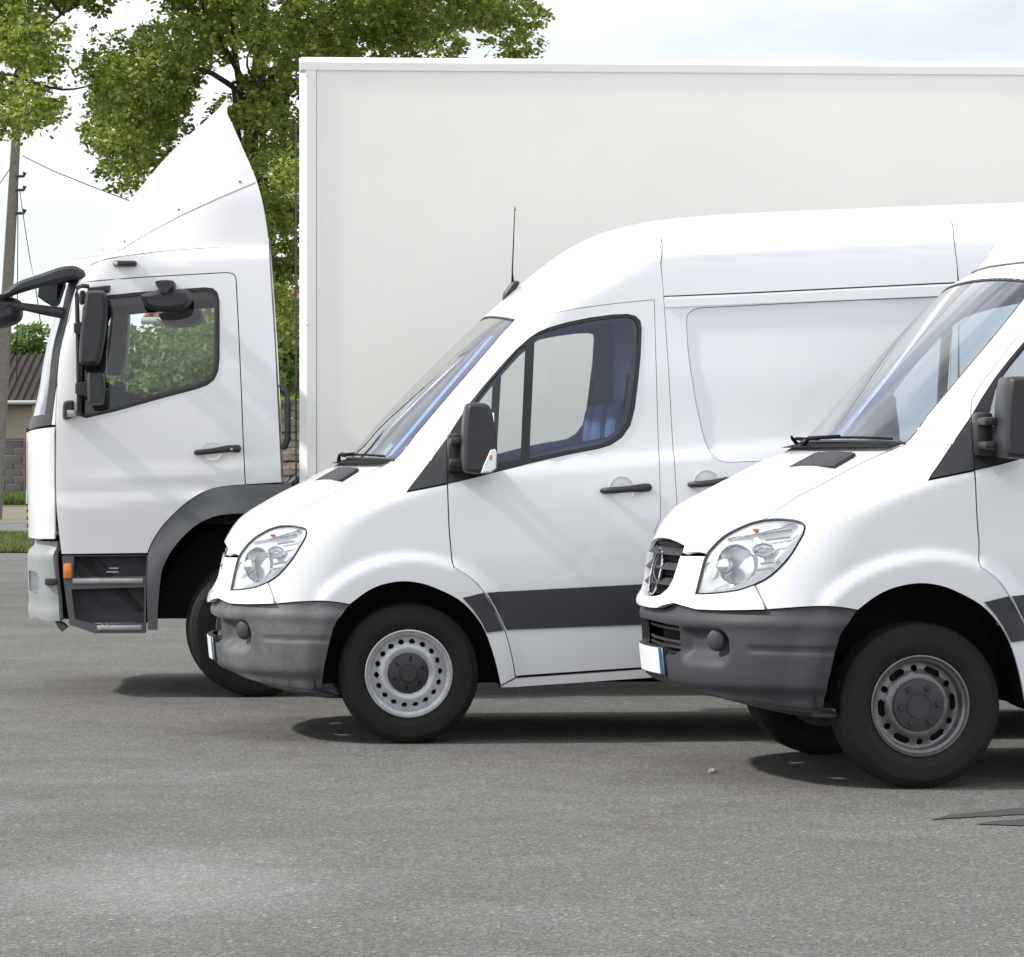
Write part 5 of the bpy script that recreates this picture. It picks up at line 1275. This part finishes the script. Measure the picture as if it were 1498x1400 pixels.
# ------------------------------------------------------------------ panel vans
van1, lift1, B1, S1 = make_van('delivery_van', F1, 'white high-roof panel van with scuffed bumper and whip aerial, in the middle', 'high', 'holes', .35, 0, 'scuffed', 'white panel vans parked side by side', True)
van2, lift2, B2, S2 = make_van('delivery_van', F2, 'white panel van nearest the camera with clean grey bumper, cut off at right', 'super', 'slots', .358, .077, 'plastic', 'white panel vans parked side by side', False)
# aerial of the middle van
an = bpy.data.objects.new('aerial', None); COL.objects.link(an); an.parent = van1; an.empty_display_size = .05
q0, q1 = F1.pt(736, 437, 0), F1.pt(758, 413, 0); top_ = F1.pt(754, 308, 0); mid = F1.pt(750, 412, 0); b0 = F1.pt(749.5, 398, 0)
puff('aerial_base', [F1.pt(*q, 0) for q in cat([(735, 438), (737, 428), (744, 418), (750, 411.5), (757, 411), (760, 415), (750, 428), (738, 442)], 3, True)], [(-.035, .012), (-.025, .003), (0, 0), (.025, .003), (.035, .012)], 'dplastic', an)
tube('whip', [(mid[0], 0, mid[1] - .01), (b0[0], 0, b0[1]), (top_[0] - .003, 0, top_[1] + .02), (top_[0], 0, top_[1])], [.009, .004, .0022, .0045], 'black', an, 6)
# ------------------------------------------------------------------ vegetation
def leafmat(name, c1, c2, c3):
    m = bpy.data.materials.new(name); m.use_nodes = True; t = m.node_tree; b = t.nodes['Principled BSDF']; lk = t.links.new
    g = t.nodes.new('ShaderNodeNewGeometry'); r = t.nodes.new('ShaderNodeValToRGB'); e = r.color_ramp.elements
    e[0].color = (*c1, 1); e[1].color = (*c3, 1); q = e.new(.6); q.color = (*c2, 1)
    lk(g.outputs['Random Per Island'], r.inputs[0])
    o = t.nodes['Material Output']; tl = t.nodes.new('ShaderNodeBsdfTranslucent'); mx = t.nodes.new('ShaderNodeMixShader'); mx.inputs[0].default_value = .48
    hs = t.nodes.new('ShaderNodeHueSaturation'); hs.inputs['Value'].default_value = 1.7; hs.inputs['Hue'].default_value = .485
    lk(r.outputs[0], b.inputs['Base Color']); lk(r.outputs[0], hs.inputs['Color']); lk(hs.outputs[0], tl.inputs['Color'])
    b.inputs['Roughness'].default_value = .55; b.inputs['Specular IOR Level'].default_value = .35
    lk(b.outputs[0], mx.inputs[1]); lk(tl.outputs[0], mx.inputs[2]); lk(mx.outputs[0], o.inputs[0]); return m
M['leaf'] = leafmat('oak_leaf', (.11, .165, .034), (.21, .285, .055), (.42, .45, .12))
M['leaf2'] = leafmat('shrub_leaf', (.09, .15, .04), (.14, .22, .065), (.22, .29, .11))
M['bark'] = mat('bark', (.09, .07, .05), .95, vary=.5, vscale=14, bump=.8, bscale=30)
nr = np.random.default_rng(5)
def leaves(name, C, Rr, n_each, size, m, parent, squash=.8):
    """many separate folded leaf blades filling the clumps at centres C"""
    P = []
    for c, r, n in zip(C, Rr, n_each):
        d = nr.normal(size=(n, 3)); d /= np.linalg.norm(d, axis=1)[:, None]; rad = r * nr.random(n) ** .45
        # twiggy sub-clusters
        k = max(4, n // 26); sc_ = nr.normal(size=(k, 3)); sc_ /= np.linalg.norm(sc_, axis=1)[:, None]; sc_ *= (r * nr.random(k) ** .38)[:, None]
        q = sc_[nr.integers(0, k, n)] + nr.normal(size=(n, 3)) * r * .105
        mix_ = nr.random(n) < .85; p = np.where(mix_[:, None], q, d * rad[:, None]); p[:, 2] *= squash; P.append(p + np.array(c))
    P = np.concatenate(P); n = len(P)
    a = nr.normal(size=(n, 3)); a[:, 2] = a[:, 2] * .5 - .3; a /= np.linalg.norm(a, axis=1)[:, None]
    u = nr.normal(size=(n, 3)); u[:, 2] += .9; b = np.cross(a, u); b /= np.linalg.norm(b, axis=1)[:, None]; nn = np.cross(a, b)
    s = size * (.65 + .7 * nr.random(n))[:, None]
    V = np.empty((n, 6, 3)); V[:, 0] = P; V[:, 1] = P + a * s * .45 + b * s * .30 + nn * s * .10; V[:, 2] = P + a * s * .8 + b * s * .2 + nn * s * .05; V[:, 3] = P + a * s
    V[:, 4] = P + a * s * .8 - b * s * .2 + nn * s * .05; V[:, 5] = P + a * s * .45 - b * s * .30 + nn * s * .10
    V = V.reshape(-1, 3); idx = np.arange(n) * 6
    F = np.stack([idx, idx + 1, idx + 2, idx + 3, idx, idx + 3, idx + 4, idx + 5], 1).reshape(-1)
    me = bpy.data.meshes.new(name); me.vertices.add(len(V)); me.vertices.foreach_set('co', V.ravel()); me.loops.add(len(F)); me.loops.foreach_set('vertex_index', F.astype(np.int32))
    me.polygons.add(2 * n); me.polygons.foreach_set('loop_start', np.arange(2 * n, dtype=np.int32) * 4); me.polygons.foreach_set('loop_total', np.full(2 * n, 4, np.int32))
    me.materials.append(M[m]); me.update(calc_edges=True); o = bpy.data.objects.new(name, me); COL.objects.link(o); o.parent = parent; return o
def wpt(px, py, d): return np.array(((px - CX) / FPX * d, d, CAMH + (HY - py) / FPX * d))
def limb(name, a, b, r0, r1, parent, wob=.12, n=8):
    a, b = np.array(a, float), np.array(b, float); L_ = np.linalg.norm(b - a); pts = []
    w = nr.normal(size=(3,)) * wob * L_ * .5; w2 = nr.normal(size=(3,)) * wob * L_ * .25
    for k in range(n + 1):
        t = k / n; pts.append(a + (b - a) * t + w * math.sin(math.pi * t) + w2 * math.sin(2 * math.pi * t))
    return tube(name, [tuple(p) for p in pts], [r0 + (r1 - r0) * k / n for k in range(n + 1)], 'bark', parent, 7)
def clump_field(regions, d0, d1, step, jit=.35):
    C, R_ = [], []
    for (x0, y0, x1, y1, dens_) in regions:
        for d in np.linspace(d0, d1, 4):
            sx = step * FPX / d
            for px in np.arange(x0, x1, sx):
                for py in np.arange(y0, y1, sx):
                    if nr.random() > dens_ * .68: continue
                    C.append(wpt(px + nr.normal() * sx * jit, py + nr.normal() * sx * jit, d + nr.normal() * .5)); R_.append(step * (.55 + .35 * nr.random()))
    return C, R_
# big oak behind the lorry: several stems from one base, crown over the frame
base = wpt(392, 665, 35.5); base[2] = 0
oak = thing('oak_tree', 'large leafy oak spreading above the cab and cargo box of the lorry', 'tree', tuple(base))
def rel(p): return tuple(np.array(p) - base)
# stems
stem_top = [wpt(350, -60, 35), wpt(372, -120, 36), wpt(400, -100, 35.5), wpt(425, -60, 36.2), wpt(385, 60, 34.6), wpt(340, 120, 35)]
trunk = limb('trunk', (0, 0, -.1), rel(wpt(388, 420, 35.5)), .20, .14, oak, .05)
knee = np.array(rel(wpt(388, 430, 35.5)))
for s_ in stem_top: limb('limb', knee, rel(s_), .055, .02, oak, .06, 10)
regs = [(-90, -260, 60, 120, 1.35), (60, -260, 330, 60, 1.35), (-60, 120, 40, 250, .85), (60, 70, 140, 165, 1.2), (140, 60, 215, 235, 1.2), (215, 60, 330, 140, 1.25), (185, 150, 285, 240, .9), (185, 225, 240, 270, .5),
        (330, -260, 620, 40, .92), (330, 40, 425, 330, 1), (395, 300, 440, 600, 1.4), (420, 40, 600, 90, .95), (600, -260, 740, 80, 1.2), (740, -200, 790, 70, .5), (420, 100, 700, 300, .25)]
C, R_ = clump_field(regs, 33.4, 37.2, .46)
keep = [i for i, c in enumerate(C)]
hole_px = [(190, 20, 26), (118, 40, 26), (20, 250, 50), (90, 225, 50), (300, 185, 22), (95, 120, 22), (700, 65, 26), (335, 130, 12), (150, 245, 14)]
def pxof(c): return (c[0] / c[1] * FPX + CX, HY - (c[2] - CAMH) / c[1] * FPX)
kk = []
for i in keep:
    p = pxof(C[i])
    if all(math.hypot(p[0] - hx, p[1] - hy) > hr + R_[i] * FPX / C[i][1] * .45 for hx, hy, hr in hole_px): kk.append(i)
C = [C[i] for i in kk]; R_ = [R_[i] for i in kk]
print('clumps', len(C))
leaves('crown', [rel(c) for c in C], R_, [int(1000 * (r / .45) ** 2) for r in R_], .058, 'leaf', oak)
# boughs to a share of the clumps
boughs = [[rel(wpt(*q)) for q in p] for p in ([(300, 30, 35), (200, -10, 34.5), (90, 20, 34.5), (20, 110, 34.5)], [(290, 100, 34.8), (235, 140, 34.5), (215, 215, 34.2)], [(470, 20, 36), (600, -20, 36), (720, 10, 36)])]
for bo_ in boughs:
    ch = [tuple(np.array(rel(wpt(372, 150, 35.2))))] + list(bo_)
    tube('bough', cat(ch, 4), list(np.linspace(.034, .010, len(ch) * 4 - 3)), 'bark', oak, 7)
joints = [np.array(q) for p in boughs for q in p] + [knee + (np.array(rel(s_)) - knee) * t for s_ in stem_top for t in (.3, .55, .8, 1)]
for i in range(0, len(C), 9):
    c = np.array(rel(C[i])); j = min(joints, key=lambda q: np.linalg.norm(q - c) + (.8 if q[2] > c[2] else 0)); (limb('branch', j, c, .018, .006, oak, .10, 6) if np.linalg.norm(j - c) < 1.5 else None)
# shrubs behind the fence, seen through the cab
for i, (px, d, h, w) in enumerate([(205, 37, 2.7, .75), (240, 38, 3.0, .9), (280, 37, 2.9, .9), (322, 38, 3.1, .9), (372, 37.5, 3.0, .9), (425, 36.5, 3.0, .8)]):
    b0 = wpt(px, 665, d); b0[2] = 0
    sh = thing('shrub', ['dark green shrub behind the cab, leftmost seen through its windows', 'green shrub behind the cab, second from left through its windows', 'green shrub framed by the middle of the cab side window', 'green shrub behind the rear half of the cab window', 'green shrub hidden mostly by the rear pillar of the cab', 'green shrub above the woven fence in the gap between cab and cargo box'][i], 'shrub', tuple(b0), 0, 'shrubs behind the woven fence')
    cs, rs = [], []
    for k in range(16):
        cs.append((nr.normal() * w * .38, nr.normal() * .35, h * (.15 + .8 * nr.random()))); rs.append(.42 + .2 * nr.random())
    leaves('foliage', cs, rs, [420] * 16, .08, 'leaf2', sh)
    for k in range(4): limb('stem', (nr.normal() * .08, nr.normal() * .08, -.05), cs[k], .03, .01, sh, .1, 6)

# ------------------------------------------------------------------ woven fence behind the lorry
M['lath'] = mat('weathered_lath', (.42, .36, .29), .85, vary=.35, vscale=6, bump=.3, bscale=90)
M['post'] = mat('fence_post_wood', (.24, .21, .17), .9, vary=.3, bump=.4, bscale=40)
def lath_mesh(ph):
    V, F = [], []; n = 32
    for k in range(n + 1):
        x = 1.78 * k / n - .89; y = .045 * math.cos(x / .4 * math.pi + ph)
        for dy, dz in ((-.004, -.030), (-.004, .030), (.004, .030), (.004, -.030)): V.append((x, y + dy, dz))
    for k in range(n):
        for j in range(4): a = k * 4; F.append((a + j, a + 4 + j, a + 4 + (j + 1) % 4, a + (j + 1) % 4))
    me = bpy.data.meshes.new('lath'); me.from_pydata(V, [], F); me.materials.append(M['lath']); return me
lm = [lath_mesh(0), lath_mesh(math.pi)]
fence = thing('woven_fence', 'weathered woven timber lath fence in the gap between cab and cargo box', 'fence', (-2.75, 33.2, 0), math.radians(-6))
for p in range(6):
    cx_ = 1.9 * p
    box('post', (cx_ - .99, -.045, 0), (cx_ - .91, .045, 2.02), 'post', fence, .008)
    for x in (-.8, -.4, 0, .4, .8): box('stake', (cx_ + x - .012, -.011, .1), (cx_ + x + .012, .011, 1.93), 'lath', fence)
    box('top_rail', (cx_ - .9, -.03, 1.93), (cx_ + .9, .03, 1.965), 'post', fence)
    for k in range(26):
        o = bpy.data.objects.new('lath', lm[k % 2]); COL.objects.link(o); o.parent = fence; o.location = (cx_, 0, .14 + .0705 * k + nr.normal() * .003); o.rotation_euler = (0, nr.normal() * .004, 0)

# ------------------------------------------------------------------ pole, wires, far wall and houses at the left
M['concrete'] = mat('pole_concrete', (.20, .18, .155), .9, vary=.3, vscale=12, bump=.3, bscale=30)
M['blockwall'] = mat('grey_block', (.17, .165, .165), .95, vary=.35, vscale=2.5, bump=.5, bscale=12)
M['render'] = mat('beige_render', (.36, .31, .25), .95, vary=.2, vscale=1.2)
M['tile'] = mat('brown_roof_tile', (.05, .037, .031), .9, vary=.5, vscale=4, bump=.3, bscale=10)
M['tile2'] = mat('orange_roof_tile', (.32, .15, .09), .9, vary=.4, vscale=3)
M['wire'] = mat('wire_black', (.03, .03, .03), .6); M['zinc'] = mat('zinc_gutter', (.5, .5, .5), .5, metal=.3)
pb, pt_ = wpt(-8, 761, 75), wpt(24, 190, 75)
pole = thing('utility_pole', 'leaning brown concrete utility pole at the left edge', 'pole', tuple(pb))
d_ = pt_ - pb
V = []
for t, w in ((-.02, .15), (1.15, .085)):
    c = d_ * t
    for a, b in ((-1, -1), (1, -1), (1, 1), (-1, 1)): V.append((c[0] + a * w, c[1] + b * w * .8, c[2]))
from_bm('shaft', (lambda bm: (bmesh.ops.bevel(bm, geom=bm.edges[:], offset=.02, segments=1, affect='EDGES'), bm)[1])((lambda bm, me: (me.from_pydata(V, [], [(0, 1, 2, 3)[::-1], (4, 5, 6, 7), (0, 1, 5, 4), (1, 2, 6, 5), (2, 3, 7, 6), (3, 0, 4, 7)]), bm.from_mesh(me), bm)[2])(bmesh.new(), bpy.data.meshes.new('t'))), 'concrete', pole)
for py in (258, 278, 312):
    c = wpt(31, py, 74.9) - pb; tube('insulator', [tuple(c + (-.12, 0, 0)), tuple(c + (.05, 0, 0)), tuple(c + (.08, 0, .09))], [.03, .035, .05], 'wire', pole, 6)
def wire(name, pts, lab):
    p0 = np.array(pts[0]); o = tube(name, [tuple(np.array(p) - p0) for p in pts], .011, 'wire', None, 5); o.location = tuple(p0); o['label'] = lab; o['category'] = 'wire'
    o['group'] = 'overhead wires at the pole'
wire('overhead_wire', [wpt(33, 228, 75), wpt(80, 251, 71), wpt(130, 271, 67), wpt(185, 292, 63), wpt(240, 308, 60), wpt(500, 320, 45)], 'thin overhead wire sagging from the pole toward the roof deflector')
wire('overhead_wire', [wpt(29, 280, 75), wpt(36, 330, 74), wpt(44, 380, 73), wpt(52, 420, 72), wpt(66, 520, 76), wpt(75, 600, 90)], 'thin loose wire hanging down just right of the pole')
wire('overhead_wire', [wpt(26, 278, 75), wpt(26, 360, 75), wpt(25, 480, 75), wpt(24, 560, 76)], 'thin straight wire dropping beside the pole')
wire('overhead_wire', [wpt(22, 236, 75), wpt(0, 268, 72), wpt(-40, 300, 68)], 'thin wire running left from the pole out of the frame')
# far block wall: courses of blocks
wl0, wl1 = wpt(-30, 665, 100), wpt(36.5, 665, 100)
bw_ = thing('garden_wall', 'low grey concrete block wall on the grass at the left edge', 'wall', (wl0[0] - 1, 100, 0))
zb_w = (HY - 640) / FPX * 100 + CAMH
box('coping', (-1, -.14, zb_w - .08), (12, .14, zb_w), 'blockwall', bw_, .01)
nb = int(zb_w / .21)
bmd = None
for r in range(nb + 1):
    for k in range(26):
        x = -1 + .5 * k + (.25 if r % 2 else 0); z = zb_w - .09 - .21 * (r + 1)
        if z < -.2: continue
        if bmd is None: o = box('block', (-.244, -.1, 0), (.244, .1, .2), 'blockwall', bw_, .012, 1); bmd = o.data
        else: o = bpy.data.objects.new('block', bmd); COL.objects.link(o); o.parent = bw_
        o.location = (x, nr.normal() * .004, z)
sheet('far_verge', -60, 93, 60, 140, .02, 'grass')
def house(name, label, x0, x1, y0, depth, zw, zr, rm, wm, rise_left=False):
    h = thing(name, label, 'house', (x0, y0, 0))
    w = x1 - x0
    box('wall', (0, 0, -.1), (w, depth, zw), wm, h)
    V = [(-.3, -.35, zw - .12), (w + .3, -.35, zw - .12), (w + .3, depth / 2, zr), (-.3, depth / 2, zr), (-.3, depth + .35, zw - .12), (w + .3, depth + .35, zw - .12)]
    V += [(a, b, c + .12) for a, b, c in V]
    bm = bmesh.new(); bv = [bm.verts.new(v) for v in V]
    for f in [(6, 7, 8, 9), (9, 8, 11, 10), (0, 3, 2, 1), (3, 4, 5, 2), (0, 1, 7, 6), (4, 10, 11, 5), (0, 6, 9, 3), (3, 9, 10, 4), (1, 2, 8, 7), (2, 5, 11, 8)]: bm.faces.new([bv[i] for i in f])
    bmesh.ops.recalc_face_normals(bm, faces=bm.faces[:]); from_bm('roof', bm, rm, h)
    # rows of roof tiles as half-round ribs
    n = int((w + .5) / .24); sl = math.hypot(depth / 2 + .35, zr - zw + .12)
    me = None
    for k in range(min(n, 120)):
        x = -.2 + .24 * k
        a, b = Vector((0, -.38, zw + .02)), Vector((0, depth / 2, zr + .15))
        if me is None: o = tube('tile_row', [a, b], .045, rm, h, 6); me = o.data
        else: o = bpy.data.objects.new('tile_row', me); COL.objects.link(o); o.parent = h
        o.location = (x, 0, 0)
    tube('gutter', [(-.3, -.45, zw - .06), (w + .3, -.45, zw - .02)], .07, 'zinc', h, 8)
    tube('downpipe', [(w - 1.0, -.42, zw - .1), (w - 1.25, -.1, zw - .5), (w - 1.3, -.08, zw - .7), (w - 1.3, -.08, 0)], .05, 'zinc', h, 8)
    for wx in (w * .3, w * .62):
        f = box('window', (wx, -.04, zw * .42), (wx + 1.0, .02, zw * .42 + 1.1), 'zinc', h); box('pane', (.06 + wx, -.05, zw * .42 + .06), (wx + .94, -.042, zw * .42 + 1.04), 'dplastic', f)
    return h
house('house', 'low beige house with dark brown tiled roof behind the block wall', wpt(-280, 0, 108)[0], wpt(47, 0, 108)[0], 108, 9, CAMH + (HY - 588) / FPX * 108, CAMH + (HY - 524) / FPX * 112, 'tile', 'render')
house('house', 'distant house with orange tiled roof glimpsed through the cab window', wpt(235, 0, 62)[0], wpt(640, 0, 62)[0], 62, 7, CAMH + (HY - 466) / FPX * 62, CAMH + (HY - 432) / FPX * 65, 'tile2', 'render')
b0 = wpt(42, 665, 128); b0[2] = 0
bt = thing('small_tree', 'small green tree rising behind the brown tiled roof', 'tree', tuple(b0))
cs = [(nr.normal() * .8, nr.normal() * .6, 4.2 + nr.random() * 2.0) for _ in range(22)] + [(-.9, 0, 5.2), (.6, 0, 6.0), (1.0, 0, 5.0)]
leaves('crown', cs, [.75] * len(cs), [260] * len(cs), .17, 'leaf2', bt); limb('trunk', (0, 0, 0), (0, 0, 4.6), .14, .08, bt, .04)
# far belt of trees along the horizon, so that the view stays closed
C, R_ = [], []
for k in range(150): C.append((-75 + k * 1.0 + nr.normal() * .5, 175 + nr.normal() * 6, 1.5 + nr.random() * 2.6)); R_.append(2.0)
w_ = leaves('far_hedge', C, R_, [130] * len(C), .45, 'leaf2', None); w_['kind'] = 'stuff'

# ------------------------------------------------------------------ grass on the verge, loose grit, stains
def blades(name, x0, x1, y0, y1, n, h, m):
    x = nr.uniform(x0, x1, n); y = nr.uniform(y0, y1, n); z = np.full(n, .0); hh = h * (.4 + .9 * nr.random(n)); a = nr.uniform(0, math.pi, n); w = .018 + .02 * nr.random(n); lx, ly = nr.normal(size=n) * .4 * hh, nr.normal(size=n) * .4 * hh
    V = np.stack([np.c_[x - w * np.cos(a), y - w * np.sin(a), z], np.c_[x + w * np.cos(a), y + w * np.sin(a), z], np.c_[x + lx, y + ly, z + hh]], 1).reshape(-1, 3)
    me = bpy.data.meshes.new(name); me.from_pydata(V.tolist(), [], [(3 * i, 3 * i + 1, 3 * i + 2) for i in range(n)]); me.materials.append(M[m]); o = bpy.data.objects.new(name, me); COL.objects.link(o); o['kind'] = 'stuff'
M['blade'] = leafmat('grass_blade', (.06, .10, .025), (.10, .14, .04), (.20, .20, .09))
blades('grass', -10.5, -5.5, 50.0, 60.4, 26000, .10, 'blade')
blades('wall_grass', -17, -9, 96.0, 99.7, 9000, .35, 'blade')
nG = 900
gx_ = nr.uniform(-5, 5, nG); gy_ = 9.3 + 14 * nr.random(nG) ** 1.3; gs = .0022 + .0045 * nr.random(nG) ** 3
ico = [(0, 0, 1), (.9, 0, .2), (.28, .85, .2), (-.73, .53, .2), (-.73, -.53, .2), (.28, -.85, .2), (0, 0, -.6)]
icf = [(0, 1, 2), (0, 2, 3), (0, 3, 4), (0, 4, 5), (0, 5, 1), (6, 2, 1), (6, 3, 2), (6, 4, 3), (6, 5, 4), (6, 1, 5)]
M['grit'] = mat('pale_grit', (.40, .36, .30), .9, col2=(.16, .15, .14), vscale=.9)
V, F = [], []
for x, y, s in zip(gx_, gy_, gs):
    b = len(V); r_ = nr.uniform(.6, 1.4, (7, 3)); V += [(x + v[0] * s * q[0], y + v[1] * s * q[1], .3 * s + v[2] * s * .7 * q[2]) for v, q in zip(ico, r_)]; F += [tuple(i + b for i in f) for f in icf]
o = mesh('loose_grit', V, F, 'grit', smooth=False); o['kind'] = 'stuff'
p = wpt(1043, 1131, 7200 / 466); bm = bmesh.new(); bmesh.ops.create_icosphere(bm, subdivisions=2, radius=.017)
for v in bm.verts: v.co = v.co * (1 + .22 * nr.normal() * .5); v.co.z *= .7; v.co.x *= 1.2
o = from_bm('pebble', bm, mat('pebble_stone', (.36, .33, .27), .85)); o.location = (p[0], p[1], .010); o['label'] = 'small beige pebble lying on the asphalt between the two vans'; o['category'] = 'stone'
M['tar'] = mat('fresh_tar', (.055, .053, .052), .8, bump=.5, bscale=200)
def streak(top, bot, lab):
    T = [wpt(x, y, 7200 / (y - HY)) for x, y in top]; B_ = [wpt(x, y, 7200 / (y - HY)) for x, y in bot]
    pts = dens([tuple(q[:2]) for q in T + B_[::-1]], .03); pts = [(x + nr.normal() * .002, y + nr.normal() * .006) for x, y in pts]
    vs, fs = triangulate(pts, (), .2, True); N = vs
    fs = [f if np.cross(np.r_[vs[f[1]] - vs[f[0]], 0], np.r_[vs[f[2]] - vs[f[0]], 0])[2] > 0 else f[::-1] for f in fs]
    o = mesh('tar_streak', [(x, y, .004) for x, y in vs], fs, 'tar', smooth=False); o['label'] = lab; o['category'] = 'tar mark'
streak([(1360, 1200), (1390, 1193.5), (1430, 1189), (1480, 1184), (1560, 1180), (1640, 1178)], [(1360, 1200.6), (1385, 1198.5), (1430, 1196), (1480, 1193.5), (1560, 1191), (1640, 1186)], 'longer dark tar streak on the asphalt near the right edge')
streak([(1428, 1206), (1460, 1202), (1500, 1199), (1600, 1197)], [(1428, 1206.6), (1460, 1208), (1500, 1209), (1600, 1206)], 'shorter dark tar streak just in front of the longer one')
